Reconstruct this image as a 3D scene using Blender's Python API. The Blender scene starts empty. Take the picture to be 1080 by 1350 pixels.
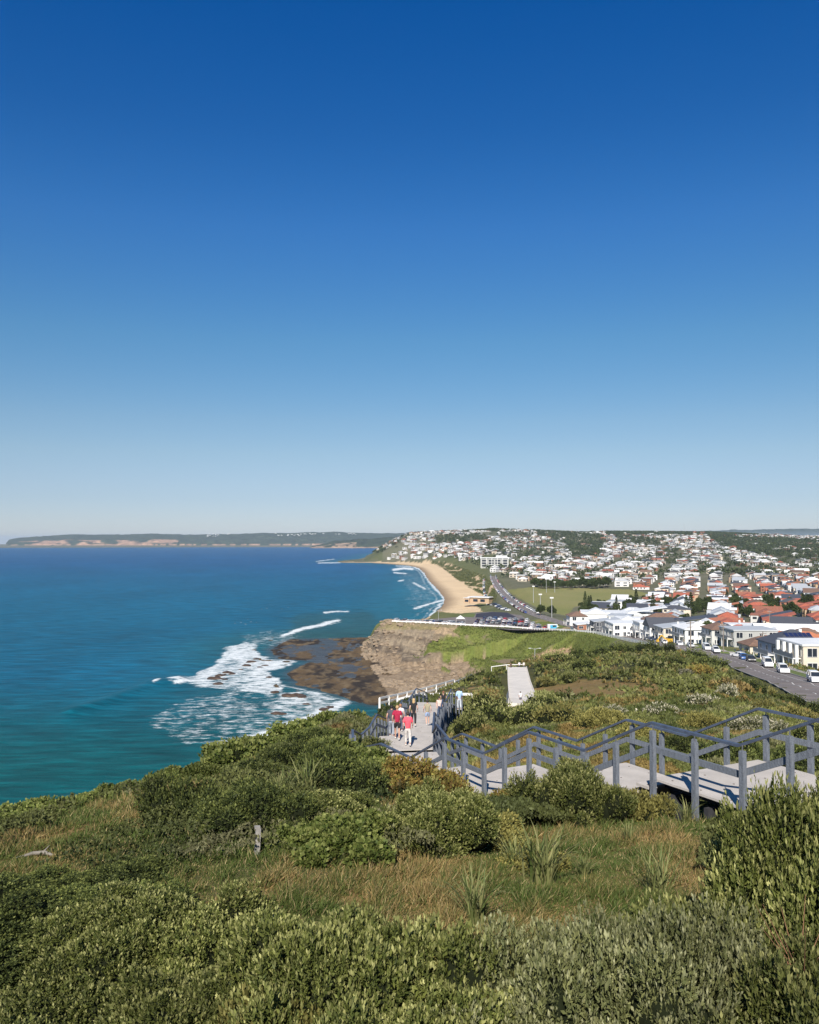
import bpy, math, numpy as np
from mathutils import Vector, Matrix
rng = np.random.default_rng(7)
sc = bpy.context.scene
COL = sc.collection
F_ = 1150.0; CZ = 70.0; TH = math.atan(37/F_); CT, ST = math.cos(TH), math.sin(TH)
REARTH = 7.4e6
# ---------------------------------------------------------------- projection helpers (used to survey real positions)
def uy(px, py):
    a = (px-540)/F_; b = (675-py)/F_
    yr = CT-b*ST
    return a/yr, (ST+b*CT)/yr
def pt(px, py, Y):
    u, w = uy(px, py); return (u*Y, Y, CZ+w*Y)
def proj(x, y, z):
    dz = z-CZ; d = y*CT+dz*ST; up = -y*ST+dz*CT
    d = np.maximum(d, 1e-3)
    return 540+F_*x/d, 675-F_*up/d
def sea_pt(px, py):
    u, w = uy(px, py); Y = -CZ/w; return (u*Y, Y)
# ---------------------------------------------------------------- noise
def _h(ix, iy, s):
    n = (ix.astype(np.int64)*374761393+iy.astype(np.int64)*668265263+s*974634777) & 0xffffffff
    n = ((n ^ (n >> 13))*1274126177) & 0xffffffff
    return ((n ^ (n >> 16)) & 0xffff)/65535.0
def vnoise(x, y, s=0):
    x = np.asarray(x, float); y = np.asarray(y, float)
    ix = np.floor(x); iy = np.floor(y); fx = x-ix; fy = y-iy
    fx = fx*fx*(3-2*fx); fy = fy*fy*(3-2*fy)
    a = _h(ix, iy, s); b = _h(ix+1, iy, s); c = _h(ix, iy+1, s); d = _h(ix+1, iy+1, s)
    return (a+(b-a)*fx)*(1-fy)+(c+(d-c)*fx)*fy
def fbm(x, y, o=4, s=0):
    t = 0; a = .5; n = 0
    for i in range(o):
        t = t+a*vnoise(x*2**i+i*17.3, y*2**i-i*9.1, s+i); n += a; a *= .5
    return t/n
def sstep(a, b, x):
    t = np.clip((x-a)/(b-a), 0, 1); return t*t*(3-2*t)
def inpoly(px, py, poly):
    r = np.zeros(np.shape(px), bool); n = len(poly)
    for i in range(n):
        x0, y0 = poly[i]; x1, y1 = poly[(i+1) % n]
        if y0 == y1: continue
        c = ((y0 > py) != (y1 > py)) & (px < (x1-x0)*(py-y0)/(y1-y0)+x0)
        r ^= c
    return r
def distpl(px, py, pl, closed=False, sy=1.0):
    best = np.full(np.shape(px), 1e9); n = len(pl); idx = np.zeros(np.shape(px), int)
    for i in range(n if closed else n-1):
        x0, y0 = pl[i]; x1, y1 = pl[(i+1) % n]
        dx, dy = x1-x0, (y1-y0)*sy
        t = np.clip(((px-x0)*dx+(py-y0)*sy*dy)/(dx*dx+dy*dy+1e-12), 0, 1)
        d = np.hypot(px-x0-t*dx, (py-y0)*sy-t*dy)
        m = d < best; best = np.where(m, d, best); idx = np.where(m, i, idx)
    return best, idx
# ---------------------------------------------------------------- mesh helpers
def mk_mesh(name, V, FL, mats, midx=None, col=None, smooth=False, attrs=None):
    me = bpy.data.meshes.new(name)
    V = np.ascontiguousarray(V, np.float32)
    if not isinstance(FL, list): FL = [FL]
    FL = [np.asarray(f, np.int32) for f in FL if len(f)]
    loops = np.concatenate([f.ravel() for f in FL]); tot = np.concatenate([np.full(len(f), f.shape[1], np.int32) for f in FL])
    st = np.concatenate([[0], np.cumsum(tot)[:-1]]).astype(np.int32)
    me.vertices.add(len(V)); me.vertices.foreach_set('co', V.ravel())
    me.loops.add(len(loops)); me.loops.foreach_set('vertex_index', loops)
    me.polygons.add(len(tot)); me.polygons.foreach_set('loop_start', st); me.polygons.foreach_set('loop_total', tot)
    for m in mats: me.materials.append(m)
    if midx is not None: me.polygons.foreach_set('material_index', np.asarray(midx, np.int32))
    me.polygons.foreach_set('use_smooth', np.full(len(tot), smooth, bool))
    if col is not None:
        a = me.attributes.new('Col', 'FLOAT_COLOR', 'POINT')
        c = np.ones((len(V), 4), np.float32); c[:, :3] = col; a.data.foreach_set('color', c.ravel())
    for k, v in (attrs or {}).items():
        a = me.attributes.new(k, 'FLOAT', 'POINT'); a.data.foreach_set('value', np.asarray(v, np.float32))
    me.update(calc_edges=True); me.validate()
    return me
def link(name, data, parent=None, loc=(0, 0, 0), rz=0.0, sc_=None):
    o = bpy.data.objects.new(name, data); COL.objects.link(o); o.location = loc; o.rotation_euler = (0, 0, rz)
    if sc_ is not None: o.scale = sc_
    if parent is not None: o.parent = parent
    return o
class MB:
    def __init__(s): s.V = []; s.F = {3: [], 4: []}; s.M = {3: [], 4: []}; s.n = 0
    def add(s, V, F, m=0):
        V = np.asarray(V, float).reshape(-1, 3); s.V.append(V)
        for f in F:
            k = len(f)
            if k > 4:
                for i in range(1, k-1): s.F[3].append((f[0]+s.n, f[i]+s.n, f[i+1]+s.n)); s.M[3].append(m)
            else: s.F[k].append(tuple(q+s.n for q in f)); s.M[k].append(m)
        s.n += len(V); return s
    def box(s, c, d, rz=0, m=0, rx=0, ry=0, taper=1.0):
        x, y, z = d[0]/2, d[1]/2, d[2]/2; t = taper
        P = np.array([(-x, -y, -z), (x, -y, -z), (x, y, -z), (-x, y, -z), (-x*t, -y*t, z), (x*t, -y*t, z), (x*t, y*t, z), (-x*t, y*t, z)])
        R = np.array(Matrix.Rotation(rz, 3, 'Z') @ Matrix.Rotation(ry, 3, 'Y') @ Matrix.Rotation(rx, 3, 'X'))
        return s.add(P @ R.T+np.array(c), [(0, 3, 2, 1), (4, 5, 6, 7), (0, 1, 5, 4), (1, 2, 6, 5), (2, 3, 7, 6), (3, 0, 4, 7)], m)
    def beam(s, p, q, w, h, m=0):
        p = np.array(p, float); q = np.array(q, float); d = q-p; L = np.linalg.norm(d); d /= L
        up = np.array([0, 0, 1.0]);
        if abs(d[2]) > .98: up = np.array([0, 1.0, 0])
        sd = np.cross(d, up); sd /= np.linalg.norm(sd); u2 = np.cross(sd, d)
        P = [c+sd*a*w/2+u2*b*h/2 for c in (p, q) for a, b in ((-1, -1), (1, -1), (1, 1), (-1, 1))]
        return s.add(P, [(0, 1, 2, 3), (7, 6, 5, 4), (0, 4, 5, 1), (1, 5, 6, 2), (2, 6, 7, 3), (3, 7, 4, 0)], m)
    def tube(s, pts, rad, n=8, m=0, cap=True):
        pts = [np.array(p, float) for p in pts]; k = len(pts)
        if np.isscalar(rad): rad = [rad]*k
        V = []
        for i, p in enumerate(pts):
            d = pts[min(i+1, k-1)]-pts[max(i-1, 0)]; d /= np.linalg.norm(d)+1e-9
            a = np.array([1., 0, 0]) if abs(d[2]) > .9 else np.array([0, 0, 1.])
            e = np.cross(d, a); e /= np.linalg.norm(e); f = np.cross(d, e)
            for j in range(n):
                t = 2*math.pi*j/n; V.append(p+rad[i]*(math.cos(t)*e+math.sin(t)*f))
        Fs = [(i*n+j, i*n+(j+1) % n, (i+1)*n+(j+1) % n, (i+1)*n+j) for i in range(k-1) for j in range(n)]
        if cap: Fs += [tuple(range(n-1, -1, -1)), tuple((k-1)*n+j for j in range(n))]
        return s.add(V, Fs, m)
    def ell(s, c, r, n=10, k=7, m=0, rz=0):
        V = []; Fs = []
        for i in range(k+1):
            t = math.pi*i/k
            for j in range(n):
                p = 2*math.pi*j/n; V.append((r[0]*math.sin(t)*math.cos(p), r[1]*math.sin(t)*math.sin(p), r[2]*math.cos(t)))
        for i in range(k):
            for j in range(n): Fs.append((i*n+j, (i+1)*n+j, (i+1)*n+(j+1) % n, i*n+(j+1) % n))
        R = np.array(Matrix.Rotation(rz, 3, 'Z'))
        return s.add(np.array(V) @ R.T+np.array(c), Fs, m)
    def prism(s, prof, x0, x1, m=0, axis='x'):
        n = len(prof)
        if axis == 'x': V = [(x0, a, b) for a, b in prof]+[(x1, a, b) for a, b in prof]
        else: V = [(a, x0, b) for a, b in prof]+[(a, x1, b) for a, b in prof]
        return s.add(V, [tuple(range(n)), tuple(range(2*n-1, n-1, -1))]+[(i, i+n, (i+1) % n+n, (i+1) % n) for i in range(n)], m)
    def mesh(s, name, mats, smooth=False):
        V = np.concatenate(s.V); FL = []; mi = []
        for k in (4, 3):
            if s.F[k]: FL.append(np.array(s.F[k])); mi += s.M[k]
        me = mk_mesh(name, V, FL, mats, mi, smooth=smooth)
        return me
    def obj(s, name, mats, parent=None, loc=(0, 0, 0), rz=0, smooth=False, fix=True):
        if not isinstance(mats, (list, tuple)): mats = [mats]
        me = s.mesh(name, mats, smooth)
        if fix:
            import bmesh
            b = bmesh.new(); b.from_mesh(me); bmesh.ops.recalc_face_normals(b, faces=b.faces); b.to_mesh(me); b.free()
        return link(name, me, parent, loc, rz)
def tag(o, label=None, cat=None, group=None, kind=None, category=None):
    cat = cat or category
    if label: o['label'] = label
    if cat: o['category'] = cat
    if group: o['group'] = group
    if kind: o['kind'] = kind
    return o
def thing(name, loc=(0, 0, 0), rz=0, s=None, **k):
    return tag(link(name, None, None, loc, rz, s), **k)
ONES = 'zeroth first second third fourth fifth sixth seventh eighth ninth tenth eleventh twelfth thirteenth fourteenth fifteenth sixteenth seventeenth eighteenth nineteenth'.split()
TENS = ['', '', 'twent', 'thirt', 'fort', 'fift', 'sixt', 'sevent', 'eight', 'ninet']
def ordw(n):
    if n < 20: return ONES[n]
    t = TENS[n//10]; return t+'ieth' if n % 10 == 0 else t+'y-'+ONES[n % 10]
PENDING = []
def later(o, base, grp):
    o['group'] = grp; PENDING.append((base, o))
def settle_labels():
    d = {}
    for b, o in PENDING: d.setdefault(b, []).append(o)
    for b, os_ in d.items():
        if len(os_) == 1: os_[0]['label'] = b; continue
        os_.sort(key=lambda o: o.location.y)
        nb = max(1, math.ceil(len(os_)/18)); per = math.ceil(len(os_)/nb)
        for k in range(nb):
            q = os_[k*per:(k+1)*per]
            q.sort(key=lambda o: float(proj(np.float64(o.location.x), np.float64(o.location.y), np.float64(o.location.z))[0]))
            bw = '' if nb == 1 else (', nearest row' if k == 0 else ', farthest row' if k == nb-1 else ', '+ordw(k+1)+' row')
            for i, o in enumerate(q):
                if len(q) == 1: o['label'] = b+bw; continue
                w = 'leftmost' if i == 0 else ('rightmost' if i == len(q)-1 else ordw(i+1)+' from left')
                o['label'] = b+bw+', '+w
# ---------------------------------------------------------------- materials
def nt(m):
    m.use_nodes = True; t = m.node_tree; t.nodes.clear()
    o = t.nodes.new('ShaderNodeOutputMaterial'); return t, o
def N(t, ty, **k):
    n = t.nodes.new(ty)
    for a, b in k.items():
        if a in n.inputs.keys(): n.inputs[a].default_value = b
        else: setattr(n, a, b)
    return n
def ramp(t, pts):
    r = t.nodes.new('ShaderNodeValToRGB'); e = r.color_ramp.elements
    while len(e) < len(pts): e.new(.5)
    for i, (p, c) in enumerate(pts):
        e[i].position = p; e[i].color = (*c, 1) if not np.isscalar(c) else (c, c, c, 1)
    return r
def mixc(t, mode, fac, a, b):
    m = t.nodes.new('ShaderNodeMix'); m.data_type = 'RGBA'; m.blend_type = mode
    for i, v in ((0, fac), (6, a), (7, b)):
        if isinstance(v, (int, float)): m.inputs[i].default_value = v
        elif isinstance(v, tuple): m.inputs[i].default_value = (*v, 1)
        else: t.links.new(v, m.inputs[i])
    return m.outputs[2]
MC = {}
def paint(name, c, rough=.6, metal=0.0, var=.12, scale=6.0, bump=0.0, bscale=40.0, spec=.5, streak=None):
    """surface of one real colour, with mottling, faint dirt and bump"""
    if name in MC: return MC[name]
    m = bpy.data.materials.new(name); t, o = nt(m)
    p = N(t, 'ShaderNodeBsdfPrincipled'); p.inputs['Roughness'].default_value = rough; p.inputs['Metallic'].default_value = metal
    p.inputs['Specular IOR Level'].default_value = spec
    tc = N(t, 'ShaderNodeTexCoord'); n = N(t, 'ShaderNodeTexNoise', Scale=scale, Detail=5.0)
    if streak:
        mp = N(t, 'ShaderNodeMapping'); mp.inputs['Scale'].default_value = streak; t.links.new(tc.outputs['Object'], mp.inputs[0]); t.links.new(mp.outputs[0], n.inputs['Vector'])
    else: t.links.new(tc.outputs['Object'], n.inputs['Vector'])
    r = ramp(t, [(.3, 1-var), (.7, 1+var*.5)]); t.links.new(n.outputs[0], r.inputs[0])
    cc = mixc(t, 'MULTIPLY', 1.0, tuple(c), r.outputs[0]); t.links.new(cc, p.inputs['Base Color'])
    if bump:
        n2 = N(t, 'ShaderNodeTexNoise', Scale=bscale, Detail=4.0); t.links.new(tc.outputs['Object'], n2.inputs['Vector'])
        b = N(t, 'ShaderNodeBump', Strength=bump, Distance=.02); t.links.new(n2.outputs[0], b.inputs['Height']); t.links.new(b.outputs[0], p.inputs['Normal'])
    t.links.new(p.outputs[0], o.inputs[0]); MC[name] = m; return m
def leafmat(name, trans=.25, rough=.5, vary=.25, spec=.35):
    if name in MC: return MC[name]
    m = bpy.data.materials.new(name); t, o = nt(m)
    at = N(t, 'ShaderNodeAttribute', attribute_name='Col'); oi = N(t, 'ShaderNodeObjectInfo')
    h = N(t, 'ShaderNodeHueSaturation'); mr = N(t, 'ShaderNodeMapRange')
    mr.inputs[3].default_value = 1-vary; mr.inputs[4].default_value = 1+vary
    t.links.new(oi.outputs['Random'], mr.inputs[0]); t.links.new(mr.outputs[0], h.inputs['Value']); t.links.new(at.outputs['Color'], h.inputs['Color'])
    p = N(t, 'ShaderNodeBsdfPrincipled'); p.inputs['Roughness'].default_value = rough; p.inputs['Specular IOR Level'].default_value = spec
    tr = N(t, 'ShaderNodeBsdfTranslucent'); mx = N(t, 'ShaderNodeMixShader', Fac=trans)
    t.links.new(h.outputs[0], p.inputs['Base Color']); t.links.new(h.outputs[0], tr.inputs['Color'])
    t.links.new(p.outputs[0], mx.inputs[1]); t.links.new(tr.outputs[0], mx.inputs[2]); t.links.new(mx.outputs[0], o.inputs[0])
    MC[name] = m; return m
def colmat(name, nscale=1.5, nvar=.35, rough=.9, bump=.5, bscale=3.0, bdist=.3, fine=18.0):
    """ground material: colours in the Col attribute, broken up by two noises"""
    m = bpy.data.materials.new(name); t, o = nt(m)
    at = N(t, 'ShaderNodeAttribute', attribute_name='Col'); g = N(t, 'ShaderNodeNewGeometry')
    n = N(t, 'ShaderNodeTexNoise', Scale=nscale, Detail=8.0, Roughness=.65); t.links.new(g.outputs['Position'], n.inputs['Vector'])
    r = ramp(t, [(.3, 1-nvar), (.7, 1+nvar)]); t.links.new(n.outputs[0], r.inputs[0])
    c = mixc(t, 'MULTIPLY', 1.0, at.outputs['Color'], r.outputs[0])
    p = N(t, 'ShaderNodeBsdfPrincipled'); p.inputs['Roughness'].default_value = rough; p.inputs['Specular IOR Level'].default_value = .15
    t.links.new(c, p.inputs['Base Color'])
    n2 = N(t, 'ShaderNodeTexNoise', Scale=bscale, Detail=8.0, Roughness=.7); t.links.new(g.outputs['Position'], n2.inputs['Vector'])
    b = N(t, 'ShaderNodeBump', Strength=bump, Distance=bdist); t.links.new(n2.outputs[0], b.inputs['Height']); t.links.new(b.outputs[0], p.inputs['Normal'])
    t.links.new(p.outputs[0], o.inputs[0]); MC[name] = m; return m
# ---------------------------------------------------------------- world, sun, camera
SUN_EL, SUN_AZ = math.radians(38), math.radians(188)
w = bpy.data.worlds.new('World'); sc.world = w; w.use_nodes = True; t = w.node_tree; t.nodes.clear()
wo = t.nodes.new('ShaderNodeOutputWorld'); bg = t.nodes.new('ShaderNodeBackground'); sk = t.nodes.new('ShaderNodeTexSky')
sk.sky_type = 'NISHITA'; sk.sun_disc = False; sk.sun_elevation = SUN_EL; sk.sun_rotation = SUN_AZ
sk.air_density = 1.0; sk.dust_density = 0.0; sk.ozone_density = 6.0; sk.altitude = 0
hs = t.nodes.new('ShaderNodeHueSaturation'); hs.inputs['Saturation'].default_value = 1.25; gmn = t.nodes.new('ShaderNodeGamma'); gmn.inputs[1].default_value = 1.0
t.links.new(sk.outputs[0], hs.inputs['Color']); t.links.new(hs.outputs[0], gmn.inputs[0]); tcg = t.nodes.new('ShaderNodeTexCoord'); sxz = t.nodes.new('ShaderNodeSeparateXYZ'); t.links.new(tcg.outputs['Generated'], sxz.inputs[0])
def _rp(pts):
    r = t.nodes.new('ShaderNodeValToRGB'); e = r.color_ramp.elements
    while len(e) < len(pts): e.new(.5)
    for i, (p_, c_) in enumerate(pts): e[i].position = p_; e[i].color = (c_[0]/1.3, c_[1]/1.3, c_[2]/1.3, 1)
    return r
skr = _rp([(0, (.66, .70, .95)), (.045, (.78, .71, .82)), (.097, (1.16, .86, .78)), (.135, (1.30, .92, .79)), (.222, (1.30, 1.0, .86)), (.337, (1.05, .96, 1.02)), (.43, (.55, .82, 1.0)), (.545, (.10, .76, 1.06)), (.72, (.75, .72, .66)), (1.0, (.8, .72, .62))])
t.links.new(sxz.outputs[2], skr.inputs[0])
mxs = t.nodes.new('ShaderNodeMix'); mxs.data_type = 'RGBA'; mxs.blend_type = 'MULTIPLY'; mxs.inputs[0].default_value = 1; t.links.new(gmn.outputs[0], mxs.inputs[6]); t.links.new(skr.outputs[0], mxs.inputs[7])
scl = t.nodes.new('ShaderNodeVectorMath'); scl.operation = 'SCALE'; scl.inputs['Scale'].default_value = 1.3*.92; t.links.new(mxs.outputs[2], scl.inputs[0]); t.links.new(scl.outputs[0], bg.inputs[0]); t.links.new(bg.outputs[0], wo.inputs[0]); bg.inputs[1].default_value = SKY_STRENGTH = .085
sun = bpy.data.lights.new('sun', 'SUN'); sun.energy = 5.0; sun.angle = math.radians(.5); sun.color = (1.0, .94, .85)
so = bpy.data.objects.new('sun', sun); COL.objects.link(so)
sd = Vector((-math.sin(math.radians(8))*math.cos(SUN_EL), -math.cos(math.radians(8))*math.cos(SUN_EL), math.sin(SUN_EL)))
so.rotation_euler = sd.to_track_quat('Z', 'Y').to_euler()
cam = bpy.data.cameras.new('camera'); co = bpy.data.objects.new('camera', cam); COL.objects.link(co); sc.camera = co
co.location = (0, 0, CZ); co.rotation_euler = (math.pi/2+TH, 0, 0)
cam.sensor_fit = 'VERTICAL'; cam.sensor_height = 24; cam.lens = 24*F_/1350; cam.clip_start = .1; cam.clip_end = 90000
sc.view_settings.view_transform = 'Standard'; sc.view_settings.look = 'None'; sc.view_settings.exposure = 0.42; sc.view_settings.gamma = 1
# ================================================================ TERRAIN
CP = []                                     # (u, lnY, z)
def cY(px, Y, z): CP.append(((px-540)/F_, math.log(Y), z))
def cP(px, py, Y):
    x, y, z = pt(px, py, Y); CP.append((x/Y, math.log(Y), z))
for px in (-700, -200, 200, 600, 900, 1250, 1800):
    cY(px, 1.5, 66.5); cY(px, 3, 66.25)
for px, z in ((-200, 65.7), (100, 65.8), (400, 65.9), (700, 66.0), (950, 66.1), (1150, 66.2)): cY(px, 5, z)
for px, z in ((-200, 65.3), (80, 65.4), (250, 65.6), (450, 65.75), (750, 65.8), (950, 65.8), (1150, 65.9)): cY(px, 8, z)
for a in ((650, 1150, 12), (600, 1220, 9.5), (850, 1120, 14), (900, 1082, 17.2), (500, 1100, 15), (350, 1180, 10.5), (200, 1100, 15.5),
          (50, 1130, 14), (0, 1160, 12.5), (130, 1062, 20), (300, 1032, 26), (400, 990, 37), (880, 1072, 18.2), (645, 1062, 22.5), (1000, 1075, 16.5),
          (740, 1075, 19.5), (560, 1045, 25), (1080, 1070, 15.5), (480, 1040, 27), (450, 960, 62), (-200, 1110, 14)): cP(*a)
# seaward edge of the hill and the drop behind it
for px, seq in {-300: ((17, 63.8), (22, 58), (40, 42), (80, 12), (110, 0)), 0: ((20.5, 62.9), (25, 59.5), (40, 45), (80, 15), (110, 0)),
                120: ((24, 62.4), (30, 58.5), (50, 44), (120, 0)), 200: ((29, 61.3), (36, 57), (70, 30), (120, 0)),
                300: ((40, 59.4), (50, 54), (80, 34), (140, 0)), 400: ((56, 57.3), (75, 48), (110, 25), (160, 0)),
                460: ((72, 54.4), (100, 45), (150, 25), (220, 2)),
                500: ((90, 51.6), (125, 44.8), (158, 39.6), (180, 32), (240, 12), (300, 2)),
                550: ((28, 61.2), (36, 60.0), (44, 58.9), (58, 56.6), (70, 55.1), (100, 50.3), (160, 39.8), (185, 36.6), (210, 30), (300, 6)),
                600: ((28, 61.6), (45, 58.6), (65, 55.8), (100, 50.6), (150, 43.5), (200, 36.9), (230, 28), (300, 10), (360, 2)),
                680: ((28, 62.4), (50, 58.6), (80, 53.6), (130, 45.2), (165, 42.8), (192, 41.2), (240, 36), (300, 22), (380, 8)),
                760: ((24, 63.1), (50, 59.0), (80, 54.2), (120, 49.0), (160, 45), (230, 39), (300, 28), (380, 17)),
                850: ((22, 63.3), (50, 59.1), (80, 54.2), (120, 48.9), (160, 46), (200, 43.3), (260, 36.5), (320, 30.6)),
                950: ((20, 63.7), (50, 58.9), (80, 54.5), (120, 49.5), (160, 45.4), (190, 43.0), (230, 39)),
                1080: ((20, 63.9), (50, 58.6), (80, 53.3), (115, 48.6), (135, 46.4), (165, 43.6), (200, 40.4)),
                1300: ((20, 64.2), (60, 58), (120, 49), (200, 41))}.items():
    for Y, z in seq: cY(px, Y, z)
ROAD = [(1200, 88, 51.2), (1100, 115, 48.4), (1035, 150, 45.6), (1000, 178, 42.9), (965, 215, 40.0), (930, 255, 36.6), (870, 330, 30.3), (830, 390, 25.9),
        (780, 450, 23), (740, 520, 20.3), (700, 620, 18.0), (675, 760, 16.2), (660, 950, 14.8), (652, 1200, 13.4), (650, 1400, 12.0)]
for px, Y, z in ROAD: cY(px, Y, z)
# cove, headland car park and its slope
for a in ((515, 870, 490), (515, 850, 528), (515, 836, 543), (515, 821, 551), (600, 895, 433), (600, 860, 478), (600, 838, 508), (600, 823, 526), (560, 905, 418),
          (560, 860, 492), (560, 838, 523), (560, 821, 540), (700, 862, 468), (700, 845, 484), (700, 833, 500), (650, 880, 440), (650, 850, 478), (650, 828.5, 510),
          (760, 862, 415), (760, 850, 432), (760, 837, 452), (790, 842, 428), (850, 853, 345), (820, 848, 380), (620, 815, 570), (660, 815, 580), (600, 814, 580), (560, 816, 566), (515, 817, 565)): cP(*a)
for px, seq in {500: ((620, 8),), 560: ((600, 12), (660, 2)), 600: ((610, 14), (660, 5), (750, 3)), 640: ((640, 17), (700, 12), (800, 9), (960, 7)), 670: ((600, 18.3), (640, 18.2)), 715: ((560, 19.2),)}.items():
    for Y, z in seq: cY(px, Y, z)
for px, Y, z in ((600, 865, 3), (620, 940, 3.5), (600, 1150, 6), (620, 1230, 11), (585, 1700, 9), (600, 1500, 10), (560, 2200, 12), (640, 1050, 10), (640, 1500, 13), (540, 2500, 16), (500, 2750, 22)): cY(px, Y, z)
# town plain and hills
for px in (720, 800, 880, 960, 1040, 1150, 1300):
    k = (px-720)/400
    for Y, z in ((700, 11+6*k), (900, 9.5+6*k), (1150, 11+6*k), (1573, 16+5*k), (2100, 27+4*k), (2590, 48+4*k)): cY(px, Y, z)
for a in ((960, 300, 33.5), (1040, 300, 33), (1150, 250, 37), (1010, 222, 37.6), (1060, 190, 41), (900, 400, 25.5), (1000, 450, 24), (1100, 400, 27), (850, 500, 20), (1000, 680, 18), (1200, 600, 19), (780, 560, 17.5)): cY(*a)
for a in ((500, 713.5, 2850), (530, 710.5, 2950), (560, 706.5, 3050), (600, 703, 3200), (650, 700, 3400), (700, 701, 3500), (750, 703.5, 3500), (800, 701, 3700), (850, 703.5, 3900),
          (900, 702.5, 4000), (950, 703.5, 4200), (1000, 706, 4300), (1040, 708, 4200), (1100, 709, 4200), (1300, 708, 4200)): cP(*a)
for a in ((520, 727, 2750), (560, 722, 2750), (600, 722, 2650), (650, 715, 2900), (700, 712, 3000), (560, 735, 2500), (620, 738, 2200), (680, 735, 2150), (650, 750, 1700)): cP(*a)
for px in (480, 600, 800, 1000, 1300): cY(px, 6500, 30); cY(px, 16000, 5)
CPa = np.array(CP); US = 3.2
A = np.c_[CPa[:, 0]*US, CPa[:, 1]]
_, keep = np.unique(np.round(A, 3), axis=0, return_index=True); A = A[keep]; zc = CPa[keep, 2]
Dm = np.sqrt(((A[:, None]-A[None])**2).sum(-1)); n = len(A)
Kf = np.zeros((n+3, n+3)); Kf[:n, :n] = Dm; Kf[:n, n] = 1; Kf[:n, n+1:] = A; Kf[n, :n] = 1; Kf[n+1:, :n] = A.T
wt = np.linalg.solve(Kf, np.r_[zc, 0, 0, 0])
def rbf(u, Y):
    u = np.asarray(u).ravel()*US; v = np.log(np.asarray(Y)).ravel(); out = np.empty(len(u))
    for i in range(0, len(u), 20000):
        a = u[i:i+20000]; b = v[i:i+20000]
        d = np.sqrt((a[:, None]-A[None, :, 0])**2+(b[:, None]-A[None, :, 1])**2)
        out[i:i+20000] = d @ wt[:n]+wt[n]+wt[n+1]*a+wt[n+2]*b
    return out
# coast (sea-level trace), per edge the steepest rise inland
COAST = [((-900, 2600), 9), ((-200, 1500), 4), ((0, 1400), 4), ((200, 1383), 4), ((400, 1215), 3), ((470, 1050), 2), ((500, 985), 1.5), ((514, 950), .5), ((514, 925), .08), ((510, 912), .07), ((502, 898), .1),
         ((492, 882), .35), ((481, 868), .8), ((476, 855), 1.2), ((480, 846), 1.2), ((490, 839), 1.2), ((520, 831), 1.0), ((550, 822), .8), ((566, 813), .15),
         ((573, 808), .035), ((584, 799), .03), ((587, 790), .03), ((579, 778), .03), ((566, 765), .03), ((560, 755), .03), ((554, 749), .03), ((540, 745.5), .03), ((515, 743.5), .02), ((490, 742), .012),
         ((452, 741.5), .02), ((447, 739.5), .02), ((462, 738), .02), ((474, 737), .3), ((480, 736), .6), ((484, 734.5), .6), ((487, 732), .6), ((492, 730), .6), ((520, 728), .3)]
CW = [sea_pt(*c[0]) for c in COAST]+[(3500, 5200), (9000, 9000), (9000, 20), (9000, -400), (-200, -400)]
CS = np.array([c[1] for c in COAST]+[9]*5, float)
REEF = [(370, 841), (500, 839), (500, 855), (512, 870), (524, 886), (534, 900), (534, 915), (512, 940), (470, 933), (440, 924), (400, 912), (368, 905), (358, 888), (388, 873), (346, 870), (338, 856)]
REEFW = [sea_pt(*p) for p in REEF]
CARPARK = [(500, 817.5), (515, 820.5), (560, 821), (600, 823), (650, 828.5), (700, 833), (740, 837.5), (765, 838), (745, 828), (725, 818), (706, 808), (690, 800), (655, 802), (640, 808), (610, 812), (560, 815.5), (515, 815)]
def terrain(u, Y):
    z = rbf(u, Y).reshape(np.shape(u)); x = u*Y
    z = z+(fbm(x/9, Y/9, 4, 3)-.5)*np.clip(Y/60, .1, 1.6)*.6*(Y < 260)
    z = z+(fbm(x/260, Y/260, 3, 5)-.5)*14*sstep(1500, 2400, Y)
    ins = inpoly(x, Y, CW); d, ix = distpl(x, Y, CW, True)
    sl = CS[ix]
    # weathered cliff ledges on the cove headland
    cl = sstep(.5, 1.0, sl)*(Y > 380)*(Y < 700)
    zi = np.minimum(z, .25+np.minimum(d, 75)*sl+np.maximum(0, d-75)*.5)
    px, py = proj(x, Y, z)
    rocky = ((Y > 395) & (Y < 560) & (px < 640)).astype(float)*sstep(1.0, 4, z)*(1-sstep(15.5, 18, z))
    gul = 1-np.abs(fbm(x/16+3, Y/30, 3, 11)*2-1)
    zi = zi-rocky*(gul-.55)*6.5*sstep(0, 20, d)
    led = np.round(zi/2.2+(fbm(x/14, Y/14, 2, 8)-.5)*1.2)*2.2-(fbm(x/14, Y/14, 2, 8)-.5)*2.6
    zi = zi+rocky*.8*(led-zi)+rocky*(fbm(x/3, Y/3, 3, 21)-.5)*2.2
    slope = ((Y > 380) & (Y < 520) & (px >= 560) & (px < 900)).astype(float)*sstep(2, 5, z)*(1-sstep(16, 18.5, z))
    gr = 1-np.abs(fbm(x/14+.4*Y/14, Y/40, 3, 31)*2-1)
    zi = zi-slope*(gr-.6)*4.5
    zo = np.maximum(-6, -d*.08-.15)
    z = np.where(ins, np.maximum(zi, .12), zo)
    # reef platform: low rock with pools
    rf = inpoly(x, Y, REEFW); dr, _ = distpl(x, Y, REEFW, True)
    k = np.where(rf, sstep(0, 10, dr), 0)*(1-np.where(ins, sstep(2, 16, d), 0))
    rz = (fbm(x/11, Y/30, 4, 41)-.47)*1.5+(fbm(x/2.5, Y/4, 3, 43)-.5)*.8
    z = z*(1-k)+rz*k
    near = (Y > 400)*(Y < 640)*(~ins)*(~rf)
    z = np.where(near & (dr < 14), (fbm(x/7, Y/9, 3, 47)-.66-dr*.02)*3, z)
    return z, ins, d
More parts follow.
